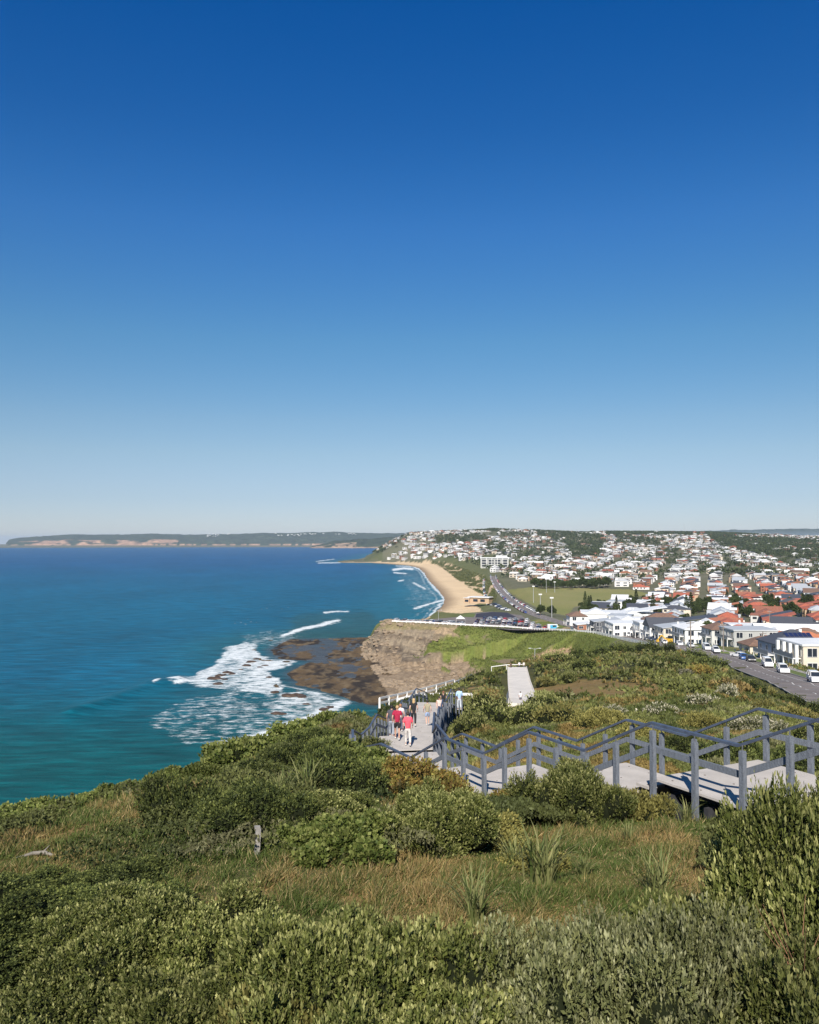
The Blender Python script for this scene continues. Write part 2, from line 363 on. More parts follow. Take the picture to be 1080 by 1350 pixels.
cols = np.concatenate([np.linspace(-1.3, -.56, 40)[:-1], np.linspace(-.56, .56, 620), np.linspace(.56, 1.3, 40)[1:]])
rows = np.concatenate([np.geomspace(1.2, 30, 130)[:-1], np.geomspace(30, 380, 150)[:-1], np.linspace(380, 640, 240)[:-1], np.geomspace(640, 1300, 100)[:-1], np.geomspace(1300, 6500, 150)[:-1], np.geomspace(6500, 16000, 12)])
UU, YY = np.meshgrid(cols, rows); XX = UU*YY
ZZ, INS, DC = terrain(UU, YY)
def HG(x, y):
    """height of the built ground sheet"""
    x = np.asarray(x, float); y = np.asarray(y, float); yc = np.clip(y, rows[0], rows[-1]-1); u = np.clip(x/yc, cols[0], cols[-1]-1e-6)
    j = np.clip(np.searchsorted(cols, u)-1, 0, len(cols)-2); i = np.clip(np.searchsorted(rows, yc)-1, 0, len(rows)-2)
    a = (u-cols[j])/(cols[j+1]-cols[j]); b = (yc-rows[i])/(rows[i+1]-rows[i])
    return (ZZ[i, j]*(1-a)+ZZ[i, j+1]*a)*(1-b)+(ZZ[i+1, j]*(1-a)+ZZ[i+1, j+1]*a)*b
def hit(px, py, Y0=2.0, Y1=6000.0):
    """where the sight line through a surveyed image point meets the ground"""
    u, w_ = uy(px, py); Y = np.geomspace(Y0, Y1, 5000); g = HG(u*Y, Y); r = CZ+w_*Y
    k = np.nonzero(r <= g)[0]
    if len(k) == 0: return None
    y = Y[k[0]]; return (u*y, y, float(HG(u*y, y)))
# roads flattened into the sheet
def spline(P, m=12):
    P = np.array(P, float); out = []
    Q = np.vstack([2*P[0]-P[1], P, 2*P[-1]-P[-2]])
    for i in range(1, len(Q)-2):
        for t_ in np.linspace(0, 1, m, endpoint=False):
            a, b, c, d_ = Q[i-1], Q[i], Q[i+1], Q[i+2]
            out.append(.5*((2*b)+(c-a)*t_+(2*a-5*b+4*c-d_)*t_**2+(3*b-a-3*c+d_)*t_**3))
    out.append(P[-1]); return np.array(out)
RP = spline([((px-540)/F_*Y, Y, z) for px, Y, z in ROAD], 10)
m_ = (YY > 80) & (YY < 1450)
xx, yy = XX[m_], YY[m_]
d_, i_ = distpl(xx, yy, [tuple(p[:2]) for p in RP]); zr = RP[i_, 2]
kz = 1-sstep(7, 14, d_); ZZ[m_] = ZZ[m_]*(1-kz)+zr*kz
# car park flattened
PXg, PYg = proj(XX, YY, ZZ)
def car_z(x, y): return 18.6+(x-30)*.02+0*y
CPW = []
for a in CARPARK[:8]:
    pass
cpw = [(-12, 552), (10, 542), (31, 528), (58, 512), (72, 502), (88, 455), (92, 475), (88, 540), (82, 600), (60, 640), (40, 625), (32, 590), (10, 572), (-12, 566)]
inc = inpoly(XX, YY, cpw); dcp, _ = distpl(XX, YY, cpw, True)
zcp = np.interp(YY, [455, 500, 540, 640], [22.4, 18.6, 18.2, 18.0])
kc = np.where(inc, 1.0, 1-sstep(0, 24, dcp)**.7)*(YY > 440)*(YY < 650)
dd2, _ = distpl(XX, YY, [tuple(p[:2]) for p in RP]); kc = kc*sstep(6, 12, dd2)
ZZ = ZZ*(1-kc)+zcp*kc
# hollow under the upper landings
hx0, hy0 = 6.2+.883*1.6, 16.5+.47*1.6
sh = (XX-hx0)*-.47+(YY-hy0)*.883; lh = (XX-hx0)*.883+(YY-hy0)*.47
ZZ = ZZ-.55*sstep(-1.6, -.6, sh)*(1-sstep(3.5, 5, sh))*(1-sstep(1.5, 2.3, np.abs(lh)))*(YY < 30)
PXg, PYg = proj(XX, YY, ZZ)
# ---------------------------------------------------------------- ground colours (surface colours; crevice shade painted on the cliff)
def C3(*c): return np.array(c, float)
GRASSP = [([(-60, 1150), (0, 1128), (60, 1100), (120, 1066), (210, 1040), (300, 1008), (372, 972), (388, 985), (300, 1032), (250, 1062), (215, 1085), (190, 1116), (130, 1128), (60, 1162), (-60, 1200)], 8, 60),
          ([(325, 1200), (340, 1150), (380, 1160), (470, 1165), (560, 1150), (640, 1118), (720, 1098), (860, 1074), (970, 1060), (940, 1120), (905, 1172), (800, 1205), (720, 1235), (655, 1265), (590, 1222), (520, 1195), (440, 1190), (380, 1215)], 6, 24),
          ([(355, 1080), (410, 1070), (450, 1075), (520, 1060), (560, 1052), (540, 1085), (480, 1092), (400, 1100)], 8, 30),
          ([(700, 908), (770, 896), (860, 902), (885, 912), (820, 922), (740, 926), (690, 920)], 80, 175),
          ([(800, 882), (870, 880), (872, 885), (800, 887)], 120, 260),
          ([(535, 914), (640, 905), (640, 916), (560, 922)], 60, 260),
          ([(540, 1055), (600, 1052), (680, 1065), (660, 1080), (560, 1075)], 8, 30)]
def grassmask(x, y, z):
    px, py = proj(x, y, z); r = np.zeros(np.shape(x))
    px = px+(fbm(x/1.2, y/1.2, 3, 61)-.5)*30; py = py+(fbm(x/1.2, y/1.2, 3, 62)-.5)*14
    for p, a, b in GRASSP:
        r = np.maximum(r, (inpoly(px, py, p) & (y > a) & (y < b)).astype(float))
    return r
nA = fbm(XX/2.2, YY/2.2, 4, 71)[..., None]; nB = fbm(XX/.7, YY/.7, 3, 72)[..., None]; nL = fbm(XX/25, YY/25, 4, 73)[..., None]; nF = fbm(XX/160, YY/160, 4, 74)[..., None]
def mixn(a, b, k): return a*(1-k)+b*k
scrub = mixn(C3(.045, .055, .018), C3(.11, .10, .04), nA)
gras = mixn(C3(.10, .105, .03), C3(.30, .19, .085), sstep(.35, .65, .6*nA+.4*nB))
Cg = scrub.copy(); gm = grassmask(XX, YY, ZZ)[..., None]
Cg = mixn(Cg, gras, gm)
brown = ((inpoly(PXg, PYg, GRASSP[3][0])) & (YY > 80) & (YY < 175))[..., None]
Cg = np.where(brown, mixn(C3(.24, .145, .06), C3(.17, .14, .05), nA), Cg)
# middle distance default: grass / gardens
mid = sstep(230, 300, YY)[..., None]
Cg = mixn(Cg, mixn(C3(.085, .11, .03), C3(.17, .16, .07), nL), mid)
town = (sstep(330, 420, YY)*np.maximum(sstep(620, 690, PXg), sstep(2300, 2700, YY)))[..., None]
Cg = mixn(Cg, mixn(C3(.07, .085, .035), C3(.20, .18, .13), nF*.5+nL*.5), town)
# cove slope: vivid coastal grass over sandstone
rock = mixn(C3(.14, .108, .072), C3(.25, .195, .13), fbm(XX/6, ZZ/1.6, 4, 81)[..., None])
sl_m = ((YY > 380) & (YY < 560) & (ZZ > .4) & (ZZ < 30) & (PXg < 880))[..., None]
slg = mixn(C3(.10, .135, .028), C3(.17, .175, .048), nA)
bare = sstep(.50, .60, fbm(XX/15+YY/60, YY/16, 5, 83)+(-.10+.24*(1-sstep(545, 640, PXg)))-.05*sstep(640, 700, PXg)+.07*(ZZ > 14)*(PXg < 640))[..., None]
sand = mixn(C3(.60, .44, .27), C3(.74, .56, .35), nL)
dirt = mixn(rock, C3(.50, .36, .22), nB)
Cs = mixn(slg, np.where((ZZ < 15)[..., None], rock, dirt), bare)
Cg = np.where(sl_m, Cs, Cg)
strat = ((YY > 400) & (YY < 560) & (ZZ > 1.2) & (ZZ < 17.2) & (PXg < 565+ (nL[..., 0]-.5)*60))[..., None]
layer = sstep(.42, .58, fbm(XX/70+YY/200, ZZ/1.3, 3, 85))[..., None]
Cg = np.where(strat, mixn(mixn(C3(.265, .212, .148), C3(.12, .092, .066), layer*.85), C3(.11, .085, .065), sstep(.55, .7, fbm(XX/5, ZZ/9+YY/30, 3, 86))[..., None]*.7), Cg)  # strata bands, then dark streaks painting crevice shade onto the rock
capg = ((YY > 520) & (YY < 560) & (ZZ > 14.5) & (PXg < 600) & (PYg < 830))[..., None]
Cg = np.where(capg, mixn(Cg, mixn(C3(.10, .11, .035), C3(.36, .27, .15), nB), .8), Cg)
tal = ((YY > 385) & (YY < 520) & (ZZ < 3.2) & (PXg < 640) & (PXg > 470))[..., None]
Cg = np.where(tal, mixn(mixn(C3(.23, .17, .11), C3(.34, .255, .17), nA), C3(.12, .08, .05), sstep(.5, .7, nB)*.6), Cg)
dirtp = (inpoly(PXg+(nL[..., 0]-.5)*30, PYg+(nB[..., 0]-.5)*6, [(700, 864), (720, 858), (752, 853), (772, 860), (745, 868), (700, 880), (670, 885)]) & (YY > 360) & (YY < 480))[..., None]
Cg = np.where(dirtp, mixn(C3(.46, .31, .19), C3(.34, .22, .14), nA), Cg)
# beach
BEACH = [(560, 822), (572, 806), (640, 812), (628, 797), (640, 786), (628, 780), (603, 764), (590, 752), (575, 744), (550, 741.5), (440, 740.5), (440, 743), (480, 746), (560, 760), (540, 790)]
bm = ((inpoly(PXg+(nL[..., 0]-.5)*8, PYg, BEACH)) & (YY > 620) & (YY < 3400) & (ZZ > -.5) & (ZZ < 12))[..., None]
wet = sstep(.9, .15, ZZ)[..., None]
Cg = np.where(bm, mixn(sand, C3(.26, .18, .11), wet), Cg)
dune = (inpoly(PXg, PYg, [(603, 764), (640, 786), (640, 795), (655, 790), (650, 770), (640, 760), (590, 742), (560, 738), (556, 741), (578, 745)]) & (YY > 800) & (YY < 3000))[..., None]
Cg = np.where(dune, np.where(fbm(XX/14, YY/50, 4, 88)[..., None] > .56, sand*.85, mixn(C3(.10, .115, .035), C3(.15, .15, .06), nB)), Cg)
# playing field
FIELD = [(668, 778), (700, 774), (830, 777), (858, 783), (800, 795), (757, 800), (748, 812), (718, 806), (690, 792)]
fm = (inpoly(PXg, PYg, FIELD) & (YY > 560) & (YY < 1250))[..., None]
Cg = np.where(fm, mixn(C3(.18, .195, .06), C3(.26, .235, .095), fbm(XX/40, YY/60, 3, 74)[..., None]), Cg)
# reef
rm = (((INS == False) | (ZZ < .9) & (YY < 560) & (PXg < 520) & (PYg < 890)) & (YY > 370) & (YY < 640))[..., None]
Cg = np.where(rm, mixn(mixn(C3(.115, .078, .042), C3(.036, .028, .022), sstep(.38, .62, fbm(XX/8, YY/16, 4, 89)[..., None])), C3(.19, .14, .08), sstep(.52, .7, fbm(XX/3, YY/7, 3, 90)[..., None])*.6), Cg)
hd = ((YY > 2500) & (YY < 4600) & (PXg < 505) & (ZZ > 3))[..., None]
Cg = np.where(hd, mixn(C3(.10, .11, .05), C3(.34, .25, .17), (PXg < 480)[..., None]*1.0), Cg)
R_, K_ = ZZ.shape
idx = np.arange(R_*K_).reshape(R_, K_)
FQ = np.stack([idx[:-1, :-1], idx[:-1, 1:], idx[1:, 1:], idx[1:, :-1]], -1).reshape(-1, 4)
V = np.stack([XX, YY, ZZ], -1).reshape(-1, 3); Cc = Cg.reshape(-1, 3)
# the hilltop behind and beside the viewpoint belongs to the same sheet
bx_, by_ = np.meshgrid(np.linspace(-90, 90, 40), np.linspace(-80, 1.1, 30))
bz_ = np.where(np.abs(bx_) < 90, 66.55+(fbm(bx_/9, by_/9, 3, 3)-.5)*.3, 66.5)-.004*np.maximum(0, np.abs(bx_)-8)**1.4
i2 = np.arange(bx_.size).reshape(bx_.shape)+len(V)
F2 = np.stack([i2[:-1, :-1], i2[:-1, 1:], i2[1:, 1:], i2[1:, :-1]], -1).reshape(-1, 4)
V = np.concatenate([V, np.stack([bx_, by_, bz_], -1).reshape(-1, 3)]); Cc = np.concatenate([Cc, np.tile(C3(.1, .1, .04), (bx_.size, 1))])
gmat = colmat('ground_cover', nscale=.9, nvar=.3, bscale=1.3, bump=.6, bdist=.25)
ground = link('ground', mk_mesh('ground', V, np.concatenate([FQ, F2]), [gmat], col=Cc, smooth=True)); tag(ground, kind='structure')
# ================================================================ SEA
su = np.concatenate([np.linspace(-1.6, -.5, 60)[:-1], np.linspace(-.5, .12, 560), np.linspace(.12, 1.3, 30)[1:]])
inv = np.concatenate([np.linspace(1/60, 1/215, 60)[:-1], np.linspace(1/215, 1/3000, 520)[:-1], np.linspace(1/3000, 1/34000, 60)])
sy = 1/inv; SU, SY = np.meshgrid(su, sy); SX = SU*SY
px, py = proj(SX, SY, np.zeros_like(SX))
def lines(L, w_, sy_=2.0):
    d, _ = distpl(px, py, L, False, sy_); return np.exp(-(d/w_)**2)
foam = np.zeros_like(SX)
wob = (fbm(SX/14, SY/22, 4, 91)-.5)
pxw = px+wob*26; pyw = py+(fbm(SX/11, SY/18, 4, 92)-.5)*12
def soft(poly, s=5, a=1.0):
    d, _ = distpl(pxw, pyw, poly, True, 1.6); ins_ = inpoly(pxw, pyw, poly)
    return a*np.where(ins_, 1.0, np.exp(-(d/s)**2))
st_ = fbm(SX/10, SY/26, 5, 93)
FP = [([(226, 899), (262, 893), (296, 864), (316, 850), (332, 850), (342, 864), (372, 869), (392, 873), (376, 880), (352, 884), (362, 896), (372, 910), (352, 917), (322, 912), (290, 908), (252, 903)], 5, 1.0),
      ([(372, 914), (410, 911), (452, 919), (457, 930), (420, 940), (385, 952), (350, 932), (370, 922)], 4, .8),
      ([(205, 948), (255, 920), (350, 914), (440, 920), (450, 935), (390, 958), (300, 985), (230, 972)], 9, .55),
      ([(330, 842), (372, 832), (390, 838), (360, 850), (318, 850)], 7, .45)]
for p_, s_, a_ in FP: foam = np.maximum(foam, soft(p_, s_, a_)*(.55+.65*st_ if a_ > .6 else .35+st_))
def fl(L, w_, a_=1.0, sy_=2.0, rag=1.0):
    global foam
    d, _ = distpl(px+wob*6*rag, py+wob*3*rag, L, False, sy_); foam = np.maximum(foam, a_*np.exp(-(d/w_)**2))
fl([(374, 837.5), (390, 832), (405, 828), (425, 823.5), (445, 818)], 5.2, 1.15, 2.2, .5)
fl([(330, 849), (360, 841), (385, 838)], 5, .6)
fl([(428, 807.5), (445, 806), (458, 806)], 2.6, 1.0, 2.0, .3)
fl([(280, 984), (330, 974), (370, 962), (400, 948), (430, 936), (455, 926)], 11, 1.05, 1.6)
fl([(232, 901), (258, 897), (285, 886)], 4.5, 1.0)
fl([(203, 903), (210, 899)], 3, .9)
fl([(350, 900), (380, 905), (420, 913)], 4, .8)
fl([(520, 751), (532, 749), (543, 750)], 4, 1.1, 2.0, .3); fl([(520, 755), (535, 756)], 2.2, 1.0, 2, .3); fl([(523, 746), (545, 746.5)], 2.0, .9, 2, .2)
fl([(526, 766), (531, 765)], 2.2, 1.0, 2, .2)
SH = [(545, 746.5), (557, 752), (561, 759), (570, 772), (583, 786), (585, 793), (574, 805), (566, 812)]
for off, w_, a_ in ((0, 3.0, .95), (-8, 2.0, .62), (-18, 1.6, .42)):
    fl([(x+off*(1 if y > 760 else .6), y+(1 if off else 0)) for x, y in SH], w_, a_, 1.6, 1.2)
fl([(546, 802), (565, 797), (584, 791)], 3.0, 1.0, 2, .5); fl([(545, 768), (560, 776)], 3, .9); fl([(420, 742), (448, 741.5)], 2, .9, 2, .2); fl([(417, 740), (440, 737)], 1.6, .8, 2, .2)
bayfoam = soft([(530, 757), (552, 757), (585, 790), (575, 803), (545, 800), (540, 775)], 5, .42)*(.5+st_); foam = np.maximum(foam, bayfoam*.8)
# swell
amp = np.clip(SY/1500, .35, 1)*np.where(SY > 3500, 0, 1)
SZ = .28*amp*(np.sin((SY*.86-SX*.5)/9.5+fbm(SX/60, SY/60, 3, 95)*9)+.7*np.sin((SY*.95-SX*.3)/5.2+fbm(SX/40, SY/40, 3, 96)*9))*(fbm(SX/50, SY/50, 3, 97)+.1)
dw, _ = distpl(px, py, [(95, 938), (140, 925), (175, 912), (205, 901), (235, 897)], False, 2.2)
SZ = SZ+1.5*np.exp(-(dw/11)**2)
SZ = SZ+np.clip(foam-.35, 0, 1)*.5*(SY < 900)*(fbm(SX/3, SY/5, 3, 98))
dsea, _ = distpl(SX, SY, CW, True); near_r, _ = distpl(SX, SY, REEFW, True); inr = inpoly(SX, SY, REEFW)
flat = np.where(inr, 0, sstep(0, 12, near_r)); SZ = SZ*flat
SZ = SZ-(SX**2+SY**2)/(2*REARTH)
deep = C3(.001, .068, .185); mid_ = C3(.001, .098, .175); teal = C3(.002, .078, .085); pool = C3(.075, .07, .07)
k1 = sstep(3000, 500, SY)[..., None]; k2 = sstep(480, 260, SY)[..., None]
cs = mixn(mixn(deep, mid_, k1), teal, k2)
shal = sstep(150, 10, dsea)*(SY > 560); cs = mixn(cs, C3(.02, .13, .15), (.5*shal)[..., None])
near_s = sstep(90, 0, near_r)[..., None]; cs = mixn(cs, C3(.012, .08, .075), .55*near_s)
pat = fbm(SX/70, SY/160, 4, 99)[..., None]; cs = cs*(.78+.44*pat)
patch2 = soft([(395, 815), (480, 812), (500, 828), (470, 840), (390, 841)], 12, .7)[..., None]; cs = mixn(cs, C3(.018, .06, .05), patch2*.8)
kr = np.where(inr, sstep(0, 14, near_r), 0)[..., None]; cs = mixn(cs, mixn(pool, C3(.05, .07, .085), fbm(SX/12, SY/20, 3, 100)[..., None]), kr)
foam = foam*(1-.95*kr[..., 0]*(py > 848))
R2, K2 = SX.shape; ix2 = np.arange(R2*K2).reshape(R2, K2)
FS = np.stack([ix2[:-1, :-1], ix2[:-1, 1:], ix2[1:, 1:], ix2[1:, :-1]], -1).reshape(-1, 4)
sm = bpy.data.materials.new('sea_water'); t, o = nt(sm)
at = N(t, 'ShaderNodeAttribute', attribute_name='Col'); af = N(t, 'ShaderNodeAttribute', attribute_name='foam'); g = N(t, 'ShaderNodeNewGeometry')
def mapped(s, sc_=1.0, **k):
    mp = N(t, 'ShaderNodeMapping'); mp.inputs['Scale'].default_value = s; mp.inputs['Rotation'].default_value = (0, 0, math.radians(-14)); t.links.new(g.outputs['Position'], mp.inputs[0])
    n_ = N(t, 'ShaderNodeTexNoise', Scale=sc_, **k); t.links.new(mp.outputs[0], n_.inputs['Vector']); return n_
n1 = mapped((.05, .22, .2), 1.0, Detail=9.0, Roughness=.66); n2 = mapped((.5, 1.0, 1), 1.0, Detail=6.0, Roughness=.7); n3 = mapped((.16, .28, .3), 1.0, Detail=10.0, Roughness=.75)
r1 = ramp(t, [(.32, .50), (.50, 1.0), (.68, 1.7)]); t.links.new(n1.outputs[0], r1.inputs[0])
base = mixc(t, 'MULTIPLY', 1.0, at.outputs['Color'], r1.outputs[0])
ad = N(t, 'ShaderNodeMath', operation='MULTIPLY_ADD'); t.links.new(n3.outputs[0], ad.inputs[0]); ad.inputs[1].default_value = 3.4; ad.inputs[2].default_value = -2.12
ad2 = N(t, 'ShaderNodeMath', operation='ADD'); t.links.new(ad.outputs[0], ad2.inputs[0]); t.links.new(af.outputs['Fac'], ad2.inputs[1])
fr = ramp(t, [(.0, 0.0), (.20, .25), (.5, .85), (.85, 1.0)]); t.links.new(ad2.outputs[0], fr.inputs[0])
fm_ = N(t, 'ShaderNodeMath', operation='MULTIPLY'); t.links.new(fr.outputs[0], fm_.inputs[0])
st2 = N(t, 'ShaderNodeMath', operation='GREATER_THAN'); t.links.new(af.outputs['Fac'], st2.inputs[0]); st2.inputs[1].default_value = .03; t.links.new(st2.outputs[0], fm_.inputs[1])
cb = mixc(t, 'MIX', fm_.outputs[0], base, (.76, .80, .81))
p = N(t, 'ShaderNodeBsdfPrincipled'); t.links.new(cb, p.inputs['Base Color']); p.inputs['IOR'].default_value = 1.33; p.inputs['Specular IOR Level'].default_value = .05
rr = N(t, 'ShaderNodeMapRange'); t.links.new(fm_.outputs[0], rr.inputs[0]); rr.inputs[3].default_value = .35; rr.inputs[4].default_value = .9; t.links.new(rr.outputs[0], p.inputs['Roughness'])
b1 = N(t, 'ShaderNodeBump', Strength=.9, Distance=1.6); t.links.new(n1.outputs[0], b1.inputs['Height'])
b2 = N(t, 'ShaderNodeBump', Strength=.7, Distance=.35); t.links.new(n2.outputs[0], b2.inputs['Height']); t.links.new(b1.outputs[0], b2.inputs['Normal']); t.links.new(b2.outputs[0], p.inputs['Normal'])
t.links.new(p.outputs[0], o.inputs[0])
sea = link('sea', mk_mesh('sea', np.stack([SX, SY, SZ], -1).reshape(-1, 3), FS, [sm], col=cs.reshape(-1, 3), attrs={'foam': foam.ravel()}, smooth=True)); tag(sea, kind='structure')
# ================================================================ FAR COAST
def ridge(name, prof, Y, depth, basez, colf, seed, rough_=8):
    xs = np.linspace(prof[0][0], prof[-1][0], 420); top = np.interp(xs, [p[0] for p in prof], [p[1] for p in prof])
    u, w_ = uy(xs, top); zt = CZ+w_*Y+(fbm(xs/9, xs*0, 4, seed)-.5)*rough_*2
    rowsn = 22; Vv = []; Cv = []
    for r in range(rowsn+1):
        f = r/rowsn; yy_ = Y-depth*(1-f)+(fbm(xs/22, xs*0+f*3, 3, seed+1)-.5)*depth*.5*(1-f)
        pr = np.where(f < .12, f/.12*.25, .25+.75*(max(f-.12, 0)/.88)**.8)
        z_ = basez+(zt-basez)*pr*(1+(fbm(xs/14, xs*0+f*6, 3, seed+2)-.5)*.35*(f < .95))
        Vv.append(np.stack([u*yy_, yy_, z_], -1)); Cv.append(colf(xs, f))
    yb = np.full_like(xs, Y+depth*.6); Vv.append(np.stack([u*yb, yb, np.full_like(xs, basez)], -1)); Cv.append(colf(xs, 1.0))
    Vv = np.array(Vv); Cv = np.array(Cv); r_, k_ = Vv.shape[:2]; i_ = np.arange(r_*k_).reshape(r_, k_)
    Fq = np.stack([i_[:-1, :-1], i_[:-1, 1:], i_[1:, 1:], i_[1:, :-1]], -1).reshape(-1, 4)
    hm = MC.get('hill_forest') or colmat('hill_forest', nscale=.012, nvar=.55, bscale=.02, bump=1.0, bdist=30)
    MC['hill_forest'] = hm
    return tag(link(name, mk_mesh(name, Vv.reshape(-1, 3), Fq, [hm], col=Cv.reshape(-1, 3), smooth=True)), kind='structure')
def farcol(xs, f):
    g_ = np.tile(C3(.035, .05, .022), (len(xs), 1)); c_ = C3(.46, .28, .18)
    k = sstep(.42, .6, fbm(xs/16, xs*0+f*5, 3, 120))*(xs < 235)*(f < .34)+(f < .05)*.9*(fbm(xs/5, xs*0, 2, 121) > .4)
    return mixn(g_, c_, np.clip(k, 0, 1)[:, None])
ridge('hills', [(8, 716), (12, 711), (25, 709), (60, 707), (90, 704.5), (150, 705), (200, 703.5), (260, 705), (340, 703), (400, 702), (440, 701), (480, 703), (540, 703), (640, 705), (760, 706)], 13500, 900, -14, farcol, 130, 9)
def nearcol(xs, f):
    g_ = np.tile(C3(.04, .055, .025), (len(xs), 1)); k = (xs < 470)*(f < .5)*sstep(.35, .5, fbm(xs/9, xs*0+f*4, 3, 141))+(f < .05)
    return mixn(g_, C3(.40, .28, .19), np.clip(k, 0, 1)[:, None])
ridge('hills', [(408, 722), (420, 718), (440, 713), (470, 711), (500, 709), (540, 706), (600, 704)], 8600, 500, -6, nearcol, 150, 5)
ridge('hills', [(700, 704), (800, 703), (900, 701), (960, 699), (1010, 698), (1060, 697), (1120, 697.5), (1250, 700)], 24000, 2500, -60, lambda xs, f: np.tile(C3(.05, .07, .05), (len(xs), 1)), 160, 14)
# ================================================================ VEGETATION
LEAF = leafmat('leaf', .15, .6, .30, .18); GRASSM = leafmat('grass_blade', .3, .6, .1, .2)
CORE = paint('twig_shade_paint', (.012, .015, .007), .95, var=.4, scale=9, bump=.6, bscale=30, spec=.05)  # twiggy shrub cores near black: depth between shoots painted as colour
BARK = paint('bark', (.16, .12, .085), .9, var=.35, scale=14, bump=.8, bscale=60)
def nrm(a): return a/(np.linalg.norm(a, axis=-1, keepdims=True)+1e-9)
def leaves(P, D, L, W, r, bend=.0):
    """one diamond leaf at every P along D"""
    n = len(P); s_ = nrm(np.cross(D, nrm(r.normal(size=(n, 3))+np.array([0, 0, .4]))))
    L = np.broadcast_to(L, n)[:, None]; W = np.broadcast_to(W, n)[:, None]
    nn = np.cross(s_, D)
    Vv = np.stack([P, P+D*L*.5+s_*W*.5+nn*L*bend, P+D*L, P+D*L*.5-s_*W*.5+nn*L*bend], 1)
    return Vv.reshape(-1, 3), np.arange(n*4).reshape(n, 4)
def sprigs(P, D, r, k=10, stem=.07, L=.035, W=.012, spread=1.0, cols_=None, tipc=None, cv=.25):
    n = len(P); t_ = np.tile(np.linspace(.15, 1, k), n)[:, None]; Pr = np.repeat(P, k, 0); Dr = np.repeat(D, k, 0)
    a = nrm(np.cross(Dr, nrm(r.normal(size=(n*k, 3)))))
    ld = nrm(Dr*(.35+.9*t_**2)+a*spread*(1.05-.5*t_))
    sc_ = r.uniform(.75, 1.2, (n*k, 1))*np.repeat(r.uniform(.62, 1.35, (n, 1)), k, 0)
    Vv, Fv = leaves(Pr+Dr*stem*t_, ld, (L*sc_[:, 0])*(1.1-.35*t_[:, 0]), W*sc_[:, 0], r)
    c = mixn(cols_[0], cols_[1], r.random((n, 1))); c = np.repeat(c, k, 0)*(1+(r.random((n*k, 1))-.5)*2*cv)
    if tipc is not None: c = mixn(c, tipc, np.clip((t_-.72)*3.2, 0, 1)*.8*np.repeat(r.random((n, 1)), k, 0))
    return Vv, Fv, np.repeat(c, 4, 0)
def blob_points(lobes, dens, r, low=-.25, gap_=.2):
    """points and outward directions over the outer skin of a clump of lobes"""
    C_ = np.array([l[:3] for l in lobes]); Rr = np.array([l[3] for l in lobes]); fl_ = np.array([l[4] if len(l) > 4 else 1.0 for l in lobes])
    ar = Rr**2*2*math.pi; n = int(dens*ar.sum()*1.8); w_ = r.choice(len(lobes), n, p=ar/ar.sum())
    d = nrm(r.normal(size=(n, 3))); d[:, 2] = np.where(d[:, 2] < low, -d[:, 2], d[:, 2])
    rad = Rr[w_]*(1+(fbm(d[:, 0]*3+w_*7.7, d[:, 1]*3+d[:, 2]*2, 3, 5)-.5)*.55-np.abs(r.normal(size=n))*.09)
    P = C_[w_]+d*rad[:, None]*np.stack([np.ones(n), np.ones(n), fl_[w_]], 1)
    gp_ = fbm(P[:, 0]/gap_, P[:, 1]/gap_+P[:, 2]/gap_*.8, 2, 77); P = P-d*(np.minimum(.30*Rr[w_], .16)*sstep(.46, .34, gp_))[:, None]
    ok = P[:, 2] > 0
    for i in range(len(lobes)):
        q = (P-C_[i])/np.array([1, 1, fl_[i]]); ok &= ~((np.linalg.norm(q, axis=1) < Rr[i]*.80) & (w_ != i))
    return P[ok][:int(dens*ar.sum())], d[ok][:int(dens*ar.sum())]
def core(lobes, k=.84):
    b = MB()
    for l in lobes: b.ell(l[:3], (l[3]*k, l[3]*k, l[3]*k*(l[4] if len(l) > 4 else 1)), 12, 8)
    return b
SPECIES = {  # colour a, colour b, tip colour, leaves per sprig, stem, leaf length, leaf width, upward bias
 'rosemary': (C3(.050, .066, .015), C3(.135, .150, .036), C3(.52, .50, .20), 11, .125, .038, .0135, .9),
 'silver': (C3(.095, .110, .040), C3(.18, .185, .07), C3(.50, .49, .28), 12, .15, .036, .012, 1.3),
 'dark': (C3(.034, .048, .014), C3(.078, .096, .026), C3(.25, .27, .07), 9, .10, .040, .015, .7),
 'broad': (C3(.045, .068, .014), C3(.105, .13, .028), C3(.27, .28, .09), 7, .11, .075, .042, .5),
 'rusty': (C3(.11, .095, .024), C3(.22, .13, .038), C3(.27, .26, .06), 8, .09, .05, .024, .6),
 'olive': (C3(.11, .105, .028), C3(.20, .18, .05), C3(.38, .34, .11), 9, .12, .05, .017, 1.2),
 'pale': (C3(.075, .085, .035), C3(.13, .13, .06), C3(.75, .68, .52), 9, .09, .05, .02, .8)}
BUSHM = {}
